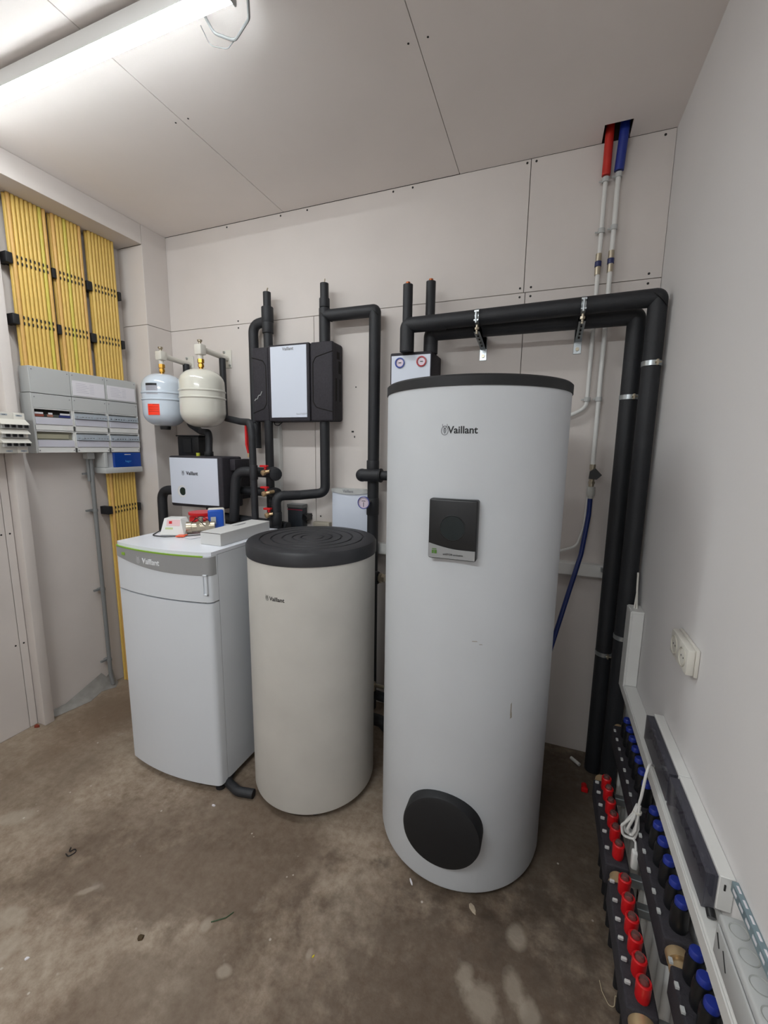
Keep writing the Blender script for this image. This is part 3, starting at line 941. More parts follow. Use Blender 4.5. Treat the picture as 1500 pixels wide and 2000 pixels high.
# vertical stub rising out of the central module, left, with branch
xl, yl = -1.647, 2.285
pipe('insulated_pipe', 'black pipe rising from the left of the wide black module, branching left',
     [([(xl, yl, 2.24), (xl, yl, 2.40)], .028, 0), ([(xl, yl, 2.40), (xl, yl, 2.575)], .0235, 0),
      ([(xl, yl+.01, 2.415), (-1.765, yl+.012, 2.40), (-1.768, yl+.012, 1.75), (-1.77, 2.30, 1.64)], .030, .06)],
     [('collar', ring((xl, yl, 2.445), Z, .036, .09), M_foam), ('collar', ring((xl, yl, 2.375), Z, .034, .075), M_foam),
      ('tape_end', MB().tube([(xl, yl, 2.57), (xl+.003, yl, 2.59), (xl+.008, yl, 2.60)], .004, .005, 6), M_chrome)])
xr = -1.247
pipe('insulated_pipe', 'black pipe rising right of the wide black module, then turning down',
     [([(xr, 2.275, 2.245), (xr, 2.275, 2.44)], .032, 0), ([(xr, 2.275, 2.44), (xr, 2.275, 2.575)], .0245, 0),
      ([(xr, 2.275, 2.40), (-.932, 2.275, 2.40), (-.936, 2.275, 1.30), (-.936, 2.27, .02)], .033, .012)],
     [('collar', ring((xr, 2.275, 2.47), Z, .030, .05), M_foam),
      ('seam', seam((xr+.01, 2.275, 2.395), (1, 0, 1.1), .044), M_foam2), ('seam', seam((-.934, 2.275, 2.398), (1, 0, 1), .045), M_foam2),
      ('wire_end', MB().tube([(xr, 2.275, 2.57), (xr+.004, 2.275, 2.60)], .003, 0, 6), M_chrome),
      ('branch', MB().tube([(-1.0, 2.225, 1.497), (-.64, 2.225, 1.497)], .027, 0, 24), M_foam),
      ('branch_elbow', MB().sph((-.985, 2.23, 1.495), .038).cyl((-.985, 2.23, 1.495), (-.87, 2.225, 1.497), .036, seg=24), M_foam),
      ('collar', ring((-.868, 2.225, 1.497), (1, 0, 0), .040, .012), M_foam2),
      ('collar', ring((-.936, 2.272, 1.54), Z, .0365, .08), M_foam), ('collar', ring((-.936, 2.272, 1.31), Z, .0365, .10), M_foam)])
# temperature gauge on that pipe
G = thing('temperature_gauge', 'round temperature gauge with a blue rim and pink-white dial on a black pipe', 'gauge', (-.951, 2.18, 1.343))
gp = (-.951, 2.185, 1.343)
MB().lathe([(.0, 0), (.034, 0), (.036, .004), (.036, .016), (.033, .018), (.031, .013)], gp, '-Y', 36).build('rim', mat('violet_blue_rim', '#5a5fa8', .35), G)
MB().lathe([(.0315, .012), (0, .0125)], gp, '-Y', 36).build('dial', M_face, G)
MB().box(gp[0]-.0012, gp[0]+.0012, gp[1]-.0145, gp[1]-.013, gp[2]-.024, gp[2]+.003).build('needle', M_ink, G)
q = MB(); q.box(gp[0]-.012, gp[0]+.012, gp[1]-.0142, gp[1]-.013, gp[2]+.009, gp[2]+.0115)
for k in range(14):
    a = radians(-40+260*k/13)
    q.box(gp[0]+.026*cos(a)-.001, gp[0]+.026*cos(a)+.001, gp[1]-.0142, gp[1]-.013, gp[2]+.026*sin(a)-.001, gp[2]+.026*sin(a)+.001)
q.build('dial_marks', M_ink, G)
MB().cyl((-.951, 2.184, 1.343), (-.940, 2.236, 1.343), .008, seg=12).build('stem', M_chrome, G)
# lower pipes of the central module
x5 = -1.625
pipe('insulated_pipe', 'straight black insulated pipe dropping from the left of the wide black module',
     [([(x5, 2.235, 1.81), (x5, 2.235, .9)], .026, 0)])
pipe('insulated_pipe', 'black insulated pipe dropping from the module right and bending left twice',
     [([(xr-.003, 2.27, 1.81), (xr-.003, 2.27, 1.375), (-1.38, 2.19, 1.362), (-1.486, 2.095, 1.362), (-1.486, 2.095, .9)], .029, [0, .05, .05, .05, 0])],
     [('collar', ring((-1.486, 2.095, 1.225), Z, .032, .08), M_foam)])
# pipe from the cream vessel arm
pipe('insulated_pipe', 'thinner black pipe from the cream vessel arm stepping right and running down',
     [([(-2.02, 2.30, 2.215), (-2.02, 2.30, 1.835), (-1.76, 2.14, 1.80), (-1.625, 2.06, 1.79), (-1.605, 2.045, 1.70), (-1.602, 2.045, 1.19)], .0205, [0, .04, .05, .05, .04, 0])],
     [('collar', ring((-1.602, 2.045, 1.50), Z, .0235, .085), M_foam)])
pipe('insulated_pipe', 'short black pipe from the blue-white vessel arm down to the pump module',
     [([(-2.345, 2.315, 2.20), (-2.345, 2.315, 1.80), (-2.20, 2.27, 1.745), (-2.03, 2.16, 1.735), (-2.02, 2.14, 1.59)], .0215, [0, .05, .06, .05, 0])],
     [('collar', ring((-2.02, 2.14, 1.60), Z, .028, .03), M_foam2)])
# elbows beside the pump module
pipe('insulated_pipe', 'thick black elbow pipe right of the pump module, upper of two branches with red valves',
     [([(-1.51, 2.135, 1.493), (-1.775, 2.10, 1.50), (-1.80, 2.09, 1.19)], .030, .075)],
     [('end_elbow', MB().cyl((-1.545, 2.15, 1.494), (-1.485, 2.10, 1.488), .040, seg=14, bev=.012), M_foam)])
pipe('insulated_pipe', 'black branch pipe low at the pump module, lower of two with red valves',
     [([(-1.53, 2.165, 1.370), (-1.84, 2.17, 1.375)], .027, 0)],
     [('end_elbow', MB().cyl((-1.56, 2.17, 1.371), (-1.505, 2.14, 1.369), .034, seg=20, bev=.012), M_foam)])
pipe('insulated_pipe', 'black pipe leaving the left side of the pump module and turning down',
     [([(-2.25, 2.125, 1.355), (-2.425, 2.12, 1.35), (-2.43, 2.12, 1.02), (-2.43, 2.12, .7)], .031, .075)])
pipe('insulated_pipe', 'short black pipe under the pump module behind the white box',
     [([(-2.06, 2.17, 1.265), (-2.05, 2.19, 1.15), (-2.05, 2.19, .95)], .030, .03)])
for (x, z, lb) in ((-1.537, 1.508, 'top red-handled valve of three beside the pump module'), (-1.537, 1.383, 'middle red-handled valve of three beside the pump module'), (-1.514, 1.258, 'lowest red-handled valve of three, just above the white carton')):
    V = thing('drain_valve', lb, 'valve', (x, 2.08, z))
    yy = 2.10 if z > 1.3 else 2.092
    q = MB(); q.box(x-.024, x+.024, yy-.055, yy-.030, z+.024, z+.036, .003).box(x+.004, x+.016, yy-.05, yy-.036, z+.010, z+.024, .002)
    q.build('handle', M_red, V)
    q = MB(); q.cyl((x-.008, yy-.054, z-.012), (x-.001, yy-.036, z-.007), .0165, seg=8, bev=.003).cyl((x+.004, yy-.035, z-.004), (x+.016, yy+.02, z), .011, seg=14).cyl((x+.012, yy-.045, z-.002), (x+.03, yy-.035, z+.001), .009, seg=12)
    q.build('valve_body', M_brassl, V)
# red cover strip above the S pipe
q = MB(); q.prism([(2.10, 1.78), (2.14, 1.78), (2.14, 1.66), (2.12, 1.60), (2.10, 1.66)], 'X', -1.70, -1.688)
rs = thing('red_tag', 'narrow red tag hanging behind the stepped black pipe', 'tag', (-1.69, 2.12, 1.6)); q.build('tag_blade', M_red, rs)
MB().cyl((-1.694, 2.12, 1.585), (-1.694, 2.12, 1.61), .007, seg=10).build('tag_screw', M_brassl, rs)
MB().tube([(-1.694, 2.12, 1.77), (-1.70, 2.2, 1.80), (-1.74, 2.27, 1.79)], .003, .02, 6).build('tag_wire', M_black, rs)
# black horizontal pipes low between cabinet and the wall
pipe('insulated_pipe', 'black horizontal pipe low behind the heat pump cabinet',
     [([(-2.0, 2.16, 1.19), (-1.45, 2.16, 1.16)], .035, 0)])

# ================================================================== SMALL PUMP GROUP behind the big tank
SG = thing('pump_group', 'small black pump group with a white front and two dial thermometers', 'pump', (-.68, 2.25, 1.7))
MB().box(-.797, -.572, 2.16, YB-.001, 1.72, 2.143, .008, 3).build('foam_case', M_epp, SG)
MB().box(-.787, -.578, 2.153, 2.161, 1.73, 2.126, .001, 1).build('front_panel', M_panel, SG)
def dial(x, z, m, lab_):
    q = MB(); q.lathe([(.020, .0), (.0265, .001), (.0265, .006), (.021, .007), (.019, .003)], (x, 2.153, z), '-Y', 28)
    o = q.build('dial_rim', m, SG, lab_)
    MB().lathe([(.020, .002), (0, .0025)], (x, 2.153, z), '-Y', 28).build('dial_face', M_face, o)
    MB().box(x-.007, x+.008, 2.149, 2.150, z-.002, z+.002).build('dial_marks', M_ink, o)
dial(-.740, 2.090, mat('blue_rim', '#3d4f9c', .35), 'blue-rimmed thermometer')
dial(-.624, 2.091, mat('red_rim', '#b04048', .35), 'red-rimmed thermometer')
# the two long pipes
yF, yR2 = 2.13, 2.225
zF, zR2 = 2.268, 2.241
xF, xR_ = .389, .333
pipe('insulated_pipe', 'front one of the two long black pipes running right and down the corner',
     [([(-.70, yF+.01, 2.14), (-.70, yF+.01, zF), (xF, yF-.008, zF+.012), (xF, yF-.01, .012)], .0362, [0, .02, .012, 0]),
      ([(-.70, yF+.01, zF), (-.70, yF+.01, 2.46)], .0245, 0)],
     [('collar', ring((-.60, yF+.01, zF), (1, 0, 0), .0375, .20), M_foam), ('copper_end', MB().cyl((-.70, yF+.01, 2.45), (-.70, yF+.01, 2.472), .011, seg=14), M_copper),
      ('seam', seam((xF, yF-.008, zF), (1, 0, 1), .0475), M_foam2)])
pipe('insulated_pipe', 'rear one of the two long black pipes, half hidden under the front one',
     [([(-.598, yR2, 2.14), (-.598, yR2, zR2), (xR_, yR2, zR2), (xR_, yR2, .012)], .0368, [0, .02, .015, 0]),
      ([(-.605, yR2, zR2), (-.605, yR2, 2.492)], .0245, 0)],
     [('copper_end', MB().cyl((-.605, yR2, 2.485), (-.605, yR2, 2.505), .011, seg=14), M_copper)])
# clamps with wall brackets
def clampH(x, y, z, rr, label):
    C_ = thing('pipe_clamp', label, 'clamp', (x, YB, z-.15))
    q = MB(); q.cyl((x-.009, y, z), (x+.009, y, z), rr+.0025, seg=32)
    q.build('ring', M_zinc, C_)
    q = MB(); q.box(x-.011, x+.011, y-rr-.014, y-rr-.001, z-.028, z-.020, .001, 1)
    q.cyl((x, y-rr-.012, z-.036), (x, y-rr-.012, z+.014), .005, seg=8).box(x-.011, x+.011, y-rr-.012, y-rr+.002, z+.012, z+.020, .001, 1)
    q.build('lug', M_zinc, C_)
    zb = z-.155
    q = MB(); q.box(x-.018, x+.018, YB-.005, YB-.0005, zb, zb+.13, .001, 1)
    q.build('wall_plate', M_zinc, C_)
    mid = (y+YB)/2
    def f(t):
        for sx in (-1, 1):
            xx = x+sx*.014
            vs = [t.verts.new(p) for p in ((xx, YB-.005, zb+.055), (xx, YB-.005, zb+.115), (xx, y-.02, z-rr-.006), (xx, y-.02, z-rr-.032))]
            t.faces.new(vs)
        vs = [t.verts.new(p) for p in ((x-.014, YB-.005, zb+.055), (x+.014, YB-.005, zb+.055), (x+.014, y-.02, z-rr-.032), (x-.014, y-.02, z-rr-.032))]
        t.faces.new(vs)
        bmesh.ops.solidify(t, geom=t.faces[:], thickness=.002)
    q = MB(); q._new(f); q.build('bracket_arm', M_zinc, C_)
    q = MB()
    for k in range(4):
        u = .25+.18*k
        yy = YB+(y-.02-YB)*u
        zz = zb+.055+(z-rr-.032-zb-.055)*u
        q.box(x-.004, x+.004, yy-.006, yy+.006, zz-.004, zz-.001)
    q.build('slot', M_dark, C_)
    q = MB(); q.cyl((x, YB-.005, zb+.022), (x, YB-.012, zb+.022), .009, seg=6).cyl((x, y-.012, z-rr-.04), (x, y-.012, z-rr), .006, seg=8).cyl((x, y-.012, z-rr-.022), (x, y-.012, z-rr-.012), .011, seg=6)
    q.build('bolt', M_chrome, C_)
clampH(-.346, yF+.004, zF+.004, .0365, 'galvanised pipe clamp and bracket nearer the tank')
clampH(.109, yF-.003, zF+.009, .0365, 'galvanised pipe clamp and bracket nearer the corner')
def clampV(x, y, z, rr, label):
    C_ = thing('pipe_clip', label, 'clamp', (x, y, z))
    MB().cyl((x, y, z-.010), (x, y, z+.010), rr+.0022, seg=32).build('ring', M_zinc, C_)
    q = MB(); q.box(x+.010, x+.018, y-rr-.010, y-rr+.003, z-.012, z+.012, .001, 1).cyl((x+.005, y-rr-.006, z), (x+.028, y-rr-.006, z), .004, seg=8)
    q.build('lug', M_chrome, C_)
clampV(xF, yF-.01, 2.017, .0365, 'galvanised ring on the front corner pipe, topmost of four')
clampV(xR_, yR2, 1.893, .037, 'galvanised ring on the rear corner pipe, second from the top')
clampV(xF, yF-.01, .80, .0365, 'galvanised ring on the front corner pipe beside the white trunking')
clampV(xR_, yR2, .66, .037, 'galvanised ring on the rear corner pipe, lowest of four')

# ================================================================== WHITE WATER PIPES FROM THE CEILING HOLE
def clips(P_, x, zs, side):
    for z in zs:
        q = MB(); q.cyl((x, 2.33, z-.010), (x, 2.33, z+.010), .0145, seg=20).box(x-.006, x+.006, 2.34, YB-.0005, z-.008, z+.008).cyl((x-.014*side, 2.338, z), (x-.026*side, 2.338, z), .004, seg=8)
        q.build('clip', M_grey, P_)
def coupling(P_, x, z):
    MB().cyl((x, 2.33, z+.014), (x, 2.33, z+.046), .0125, seg=20).build('press_sleeve', M_chrome, P_)
    MB().cyl((x, 2.33, z-.010), (x, 2.33, z+.012), .0145, seg=20).build('coupling_ring', mat('dark_blue_ring', '#222a5c', .4), P_)
    MB().cyl((x, 2.33, z-.046), (x, 2.33, z-.012), .0125, seg=20).build('press_sleeve', M_chrome, P_)
WP1 = thing('water_pipe', 'white water pipe with a red sleeve dropping from the ceiling hole', 'pipe', (.170, 2.33, 3.04))
MB().tube([(.170, 2.33, 2.87), (.170, 2.33, 1.86), (.08, 2.33, 1.815), (-.06, 2.33, 1.81)], .0095, .055, 16).build('tube', M_whitep, WP1)
MB().tube([(.170, 2.31, 3.195), (.170, 2.318, 3.05), (.170, 2.33, 2.885)], .018, .02, 18).build('sleeve', M_redtape, WP1, 'red sleeve')
clips(WP1, .170, (2.868, 2.655, 1.90), 1)
coupling(WP1, .168, 2.512)
WP2 = thing('water_pipe', 'white water pipe with a blue sleeve ending in a tap', 'pipe', (.221, 2.33, 3.04))
MB().tube([(.221, 2.33, 2.88), (.221, 2.33, 1.565)], .0105, 0, 16).build('tube', M_whitep, WP2)
MB().tube([(.231, 2.30, 3.195), (.227, 2.312, 3.03), (.221, 2.33, 2.895)], .020, .02, 18).build('sleeve', M_blue, WP2, 'blue sleeve')
clips(WP2, .221, (2.878, 2.662, 1.90), 1)
coupling(WP2, .220, 2.518)
MB().cyl((.221, 2.33, 1.562), (.221, 2.33, 1.585), .0135, seg=16).build('press_sleeve', M_chrome, WP2)
TP = thing('water_tap', 'small tap with a black triangular handle above the blue hose', 'tap', (.222, 2.33, 1.5))
q = MB(); q.cyl((.222, 2.33, 1.475), (.222, 2.33, 1.562), .0125, seg=16).cyl((.222, 2.33, 1.49), (.222, 2.33, 1.50), .017, seg=6); q.build('tap_body', M_chrome, TP)
q = MB(); q.prism([(.205, 1.515), (.208, 1.552), (.232, 1.567), (.262, 1.535), (.240, 1.512)], 'Y', 2.296, 2.316); q.cyl((.222, 2.315, 1.53), (.222, 2.33, 1.53), .007, seg=10)
q.build('handle', M_black, TP)
q = MB(); q.cyl((.222, 2.33, 1.43), (.222, 2.33, 1.474), .019, seg=20).cyl((.222, 2.33, 1.415), (.222, 2.33, 1.43), .013, seg=16); q.build('hose_union', mat('clear_grey_union', '#b4b3ae', .3), TP)
tag(MB().tube([(.222, 2.33, 1.414), (.222, 2.33, 1.33), (.200, 2.30, 1.13), (.155, 2.24, .95), (.09, 2.16, .68), (.03, 2.08, .45), (.03, 2.0, .1), (.03, 2.0, .012), (.05, 1.9, .012)], .0115, .12, 14, 8).build('water_hose', M_bluehose), 'dark blue hose hanging from the tap and running behind the tall tank', 'hose')
tag(MB().tube([(.213, 2.35, 1.42), (.208, 2.347, 1.27), (.18, 2.345, 1.16), (.09, 2.345, 1.125), (-.08, 2.345, 1.09)], .007, .06, 10).build('white_cable', M_whitep), 'thin white cable curving along the back wall behind the blue hose', 'cable')

# ================================================================== BACK WALL: trunking, duct, boxes
TR = thing('cable_trunking', 'white horizontal cable trunking low on the back wall', 'trunking', (-.4, YB, 1.0))
MB().box(-1.05, .328, YB-.045, YB-.0005, 1.012, 1.078, .002, 1).build('channel', M_whitep, TR)
MB().box(-1.05, .328, YB-.049, YB-.045, 1.016, 1.074, .0015, 1).build('cover', M_whitep, TR)
MB().box(.295, .335, YB-.075, YB-.050, 1.052, 1.072, .002, 1).build('clamp_foot', M_zinc, TR)
DU = thing('wall_duct', 'white vertical cable duct on the back wall below the wide black module', 'trunking', (-1.63, YB, .8))
MB().box(-1.665, -1.612, YB-.035, YB-.0005, .2, 1.803, .002, 1).build('channel', M_whitep, DU)
MB().box(-1.661, -1.616, YB-.039, YB-.035, .2, 1.80, .0015, 1).build('cover', M_whitep, DU)
CB = thing('control_box', 'pale wall control box with a grey header behind the buffer tank', 'control box', (-1.09, YB, 1.0))
MB().box(-1.218, -.975, 2.295, YB-.0005, .99, 1.38, .006, 3).build('case', M_panel, CB)
q = MB(); n_ = 12
pp = [(-1.218, 1.402), (-.975, 1.402)]
for i in range(n_+1):
    u = 1-i/n_
    pp.append((-1.218+.243*u, 1.382-.012*sin(pi*u)))
q.prism(pp, 'Y', 2.289, YB-.001); q.build('header', M_grey, CB)
text('Vaillant', .024, flatY(-1.105, 2.2885, 1.389), M_inkg, CB, 'logo_lettering', .0004)
BM = thing('power_module', 'small dark module with a red stripe on the back wall', 'control box', (-1.47, YB, 1.1))
MB().box(-1.545, -1.435, 2.30, YB-.0005, 1.08, 1.275, .004).build('case', mat('slate_plastic', '#30353d', .45), BM)
MB().box(-1.548, -1.432, 2.297, YB-.0005, 1.262, 1.285, .002, 1).build('top_cover', M_greyd, BM)
MB().box(-1.546, -1.434, 2.2985, 2.300, 1.248, 1.253).build('red_stripe', mat('red_stripe', '#b5304c', .4), BM)
MB().lathe([(0, 0), (.018, 0), (.018, .02), (0, .02)], (-1.408, 2.30, 1.205), '-Y', 20).build('cable_gland', M_black, BM)
MB().box(-1.435, -1.398, 2.30, YB-.0005, 1.185, 1.225).build('gland_box', M_black, BM)
BJ = thing('junction_box', 'small beige junction box left of the control box', 'box', (-1.32, YB, 1.1))
MB().box(-1.37, -1.255, 2.32, YB-.0005, 1.05, 1.178, .003).build('case', mat('beige_plastic', '#b9b2a3', .6), BJ)
MB().box(-1.36, -1.265, 2.317, 2.32, 1.06, 1.168, .001, 1).build('cover', mat('beige_plastic2', '#b2ab9c', .6), BJ)

# pipes between the two tanks, low down
pipe('connecting_pipe', 'upper black pipe low between the two tanks',
     [([(-.84, 1.9, .375), (-.55, 1.85, .375)], .024, 0)],
     [('union', MB().cyl((-.80, 1.88, .43), (-.70, 1.88, .43), .010, seg=12).cyl((-.76, 1.88, .40), (-.76, 1.88, .445), .012, seg=8), M_chrome)])
pipe('connecting_pipe', 'lower black pipe near the floor between the two tanks',
     [([(-.84, 1.9, .22), (-.72, 1.9, .22), (-.66, 1.93, .12), (-.50, 1.93, .10)], .030, .04)])

# ================================================================== LEFT WALL: conduits
def conduit_group(name, label, y0, n, z0, z1, x=-2.665, rails=(), cols=None, lw=.032, right=True):
    Gp = thing(name, label, 'conduit', (x, y0+n*.0104, z0), 'yellow conduit bundles')
    pitch = .0207
    base = None
    for i in range(n):
        m = (cols or {}).get(i, M_yellow)
        MB().cyl((x, y0+pitch*(i+.5), z0), (x, y0+pitch*(i+.5), z1), .0096, seg=14).build('tube', m, Gp)
    q = MB()
    for i in range(n):
        q.cyl((x-.021, y0+pitch*(i+.5)-.004, z0), (x-.021, y0+pitch*(i+.5)-.004, z1), .0098, seg=8)
    q.build('rear_tubes', M_yellow, Gp, kind='stuff')
    yw = y0+pitch*n
    for z in rails:
        q = MB()
        q.box(XL+.0005, x-.032, y0, yw, z-.02, z+.02)
        q.build('rail', M_blackm, Gp)
        MB().box(XL+.0005, x+.012, y0-.002-lw, y0-.002, z-.026, z+.026, .003).build('rail_end', M_blackm, Gp)
        if right: MB().box(XL+.0005, x+.012, yw+.002, yw+.022, z-.026, z+.026, .003).build('rail_end', M_blackm, Gp)
        q = MB()
        for i in range(1, n):
            for dz_ in (-.016, .014):
                q.sph((x+.0085, y0+pitch*i, z+dz_+.001*i), .0048, (.5, .8, 1.9), 8, 6)
        q.build('tie_slots', M_screw, Gp, kind='stuff')
    return Gp
conduit_group('conduit_bundle', 'yellow conduit bundle above the distribution board, leftmost and widest of three', 1.512, 9, 2.0675, 2.9205, rails=(2.603, 2.302), cols={8: M_yellow3, 7: M_yellow2, 0: M_yellow3}, right=False)
conduit_group('conduit_bundle', 'yellow conduit bundle above the distribution board, middle of three', 1.722, 8, 2.0675, 2.9205, rails=(2.603, 2.302), cols={3: M_yellow2, 0: M_yellow3, 7: M_yellow3}, lw=.020, right=False)
conduit_group('conduit_bundle', 'yellow conduit bundle above the distribution board, rightmost beside the pillar', 1.926, 8, 2.0675, 2.9205, rails=(2.603, 2.302), lw=.032)
conduit_group('conduit_bundle', 'yellow conduit bundle running down below the blue card holder', 1.932, 9, .003, 1.4665, rails=(1.222,), cols={0: M_yellow3})
# grey pvc conduit
GC = thing('grey_conduit', 'single grey PVC conduit running down the left wall to the floor', 'conduit', (-2.69, 1.84, 0))
MB().tube([(-2.69, 1.838, 1.59), (-2.69, 1.838, .10), (-2.68, 1.842, .02)], .0125, .02, 14).build('tube', M_greyd, GC)
MB().tube([(-2.69, 1.818, 1.595), (-2.69, 1.818, 1.42)], .009, 0, 12).build('tube', M_greyd, GC)
MB().box(-2.71, -2.665, 1.805, 1.85, 1.56, 1.5995, .002, 1).build('entry_gland', M_grey, GC)
for z in (1.465, 1.23, .70, .20):
    MB().cyl((-2.69, 1.838, z-.008), (-2.69, 1.838, z+.008), .0155, seg=18).box(XL+.0005, -2.69, 1.826, 1.85, z-.006, z+.006).box(-2.712, -2.70, 1.79, 1.826, z-.004, z+.008).build('clip', M_greyd, GC)

# ------------------------------------------------------------------ distribution board
DB = thing('distribution_board', 'large light grey distribution board with three columns of openings', 'fuse board', (-2.67, 1.82, 1.6))
XF = -2.62
YS = [1.503, 1.714, 1.925, 2.141]
q = MB(); q.box(XL+.0005, -2.64, 1.515, 2.135, 1.602, 2.064, .004); q.build('back_box', M_grey, DB)
q = MB(); q.box(-2.70, XF+.001, 1.501, 1.507, 1.93, 2.066, .001, 1).box(-2.712, XF+.001, 1.499, 1.507, 1.60, 1.925, .001, 1); q.build('side_wall', M_grey, DB)
for k in range(3):
    y0, y1 = YS[k]+.0012, YS[k+1]-.0012
    MB().box(-2.64, XF, y0, y1, 1.927, 2.067, .0015, 1).build('upper_cover', M_grey, DB)
    MB().box(-2.64, XF, y0, y1, 1.847, 1.9235, .0015, 1).build('middle_cover', M_grey, DB)
    for (zt, zb_) in ((1.847, 1.727), (1.725, 1.602)):
        q = MB()
        q.box(-2.638, XF-.0005, y0, y0+.006, zb_, zt, .001, 1).box(-2.638, XF-.0005, y1-.006, y1, zb_, zt, .001, 1)
        q.box(-2.638, XF-.0005, y0, y1, zt-.006, zt-.001, .001, 1).box(-2.638, XF-.0005, y0, y1, zb_, zb_+.028, .001, 1)
        q.box(-2.638, XF-.004, y0, y1, zb_+.028, zb_+.068)
        q.build('device_cover', M_whitep, DB)
        MB().box(XF-.004, XF+.002, y0+.008, y1-.008, zb_+.032, zb_+.070, .001, 1).build('label_strip', mat('lilac_white_strip', '#c9c8d2', .35), DB)
        zo0, zo1 = zb_+.074, zt-.007
        if k == 0:
            MB().box(-2.642, -2.6385, y0+.008, y1-.008, zo0, zo1).build('opening', M_dark if zt > 1.8 else mat('khaki', '#8b8878', .6), DB)
            if zt > 1.8:
                for (ya, yb_, mm) in ((.0, .05, '#8f4a3c'), (.052, .066, '#2c2e2c'), (.068, .098, '#9a6a58'), (.1, .128, '#4a4f4c'), (.13, .2, '#27306c')):
                    a0 = y0+.008+ya; a1 = min(y0+.008+yb_, y1-.009)
                    MB().box(-2.6385, -2.631, a0, a1, zo0+.001, zo0+.014, .001, 1).build('circuit_breaker', mat('brk'+mm[1:], mm, .5), DB)
                    if mm in ('#8f4a3c', '#9a6a58', '#27306c'):
                        MB().box(-2.631, -2.628, a0+.004, a1-.004, zo0+.014, zo0+.024, .001, 1).build('breaker_label', M_paper, DB)
            else:
                MB().box(-2.6385, -2.630, y0+.012, y1-.03, zo0+.004, zo1-.012, .002, 1).build('terminal_cover', mat('khaki2', '#a19d88', .5), DB)
        else:
            q = MB(); q.box(-2.64, XF+.004, y0+.006, y1-.004, zo0+.003, zo1-.010, .001, 1)
            q.box(-2.64, XF+.010, y0+.006, y1-.004, zo0-.002, zo0+.003, .001, 1)
            q.build('blanking_strip', M_grey2, DB)
            q = MB()
            for i in range(11):
                yy = y0+.014+.0175*i
                q.box(XF+.0035, XF+.0052, yy, yy+.008, zo0+.008, zo0+.012)
            q.build('strip_slots', M_screw if k == 2 else M_greyd, DB, kind='stuff')
            q = MB(); q.box(XF+.003, XF+.009, y0+.03, y0+.045, zo0+.006, zo0+.020, .001, 1).box(XF+.003, XF+.009, y0+.12, y0+.135, zo0+.006, zo0+.020, .001, 1)
            q.build('strip_latch', M_grey2, DB)
q = MB()
for k in range(3):
    for yy in (YS[k]+.014, YS[k+1]-.014):
        for z in (2.05, 1.905, 1.615): q.cyl((XF-.001, yy, z), (XF+.0014, yy, z), .0032, seg=8)
q.build('cover_screws', M_inkg, DB, kind='stuff')
for (ya, yb_) in ((1.724, 1.916), (1.936, 2.128)):
    MB().box(XF, XF+.0025, ya, yb_, 1.935, 2.02, .0006, 1).build('document_pocket', M_paper, DB)
    q = MB()
    for i in range(6):
        q.box(XF+.0026, XF+.0029, ya+.02, ya+.075+.01*(i % 3), 2.005-.010*i, 2.0062-.010*i)
        q.box(XF+.0026, XF+.0029, ya+.10, ya+.125, 2.005-.010*i, 2.0062-.010*i)
    q.build('document_print', mat('faint_ink', '#a5a2b4', .6), DB)
# blue card unit
q = MB(); q.box(XL+.0005, -2.635, 1.885, 2.137, 1.47, 1.601, .002, 1).box(-2.70, XF+.0, 1.88, 1.90, 1.505, 1.6, .002, 1).box(XL+.0005, XF+.010, 1.875, 2.139, 1.467, 1.503, .003)
q.build('lower_box', M_grey, DB)
MB().box(-2.635, XF+.004, 1.944, 2.134, 1.504, 1.598, .001, 1).build('blue_card', M_bluecard, DB, 'dark blue card')
text('hager', .020, flatX(XF+.0042, 2.04, 1.542), mat('light_blue_ink', '#3f8fd0', .5), DB, 'card_lettering')
MB().box(XF+.0042, XF+.0047, 2.015, 2.06, 1.584, 1.588).build('card_line', M_paper, DB)

# ------------------------------------------------------------------ small fuse box with three hooded rows
FB = thing('fuse_box', 'small white fuse box with three hooded rows of black switches', 'fuse board', (-2.6, 1.32, 1.6))
y0, y1 = 1.165, 1.436
MB().box(XL+.0005, -2.575, y0, 1.385, 1.602, 1.809, .003).build('case', M_cream, FB)
MB().box(-2.655, -2.575, 1.385, y1, 1.602, 1.809, .003).build('case_end', M_cream, FB)
for (zc, n) in ((1.740, 4), (1.693, 3), (1.647, 4)):
    ym = 1.322
    q = MB(); q.prism([(-2.576, zc+.036), (-2.542, zc+.011), (-2.541, zc+.007), (-2.576, zc+.009)], 'Y', ym-.012, y1); q.build('hood', M_cream, FB)
    q = MB(); q.box(-2.576, -2.558, ym, y1-.003, zc-.012, zc+.009); q.build('device_row', M_grey, FB)
    for i in range(n):
        yy = ym+.012+.0285*i
        MB().box(-2.559, -2.550, yy, yy+.016, zc-.008, zc+.008, .001, 1).build('switch', M_black, FB)
    if n == 3: MB().box(-2.559, -2.554, ym+.098, y1-.005, zc-.009, zc+.008, .001, 1).build('blank_plate', M_cream, FB)
q = MB()
for (ya, z) in ((1.33, 1.797), (1.395, 1.795), (1.335, 1.613), (1.40, 1.613)):
    MB().box(-2.5755, -2.5742, ya, ya+.028, z-.004, z+.004).build('label', M_grey2, FB)
q = MB()
for (ya, z) in ((1.336, 1.797), (1.40, 1.795), (1.341, 1.613), (1.406, 1.613)):
    q.box(-2.5743, -2.5738, ya, ya+.014, z-.001, z+.001)
q.build('label_print', M_ink, FB, kind='stuff')

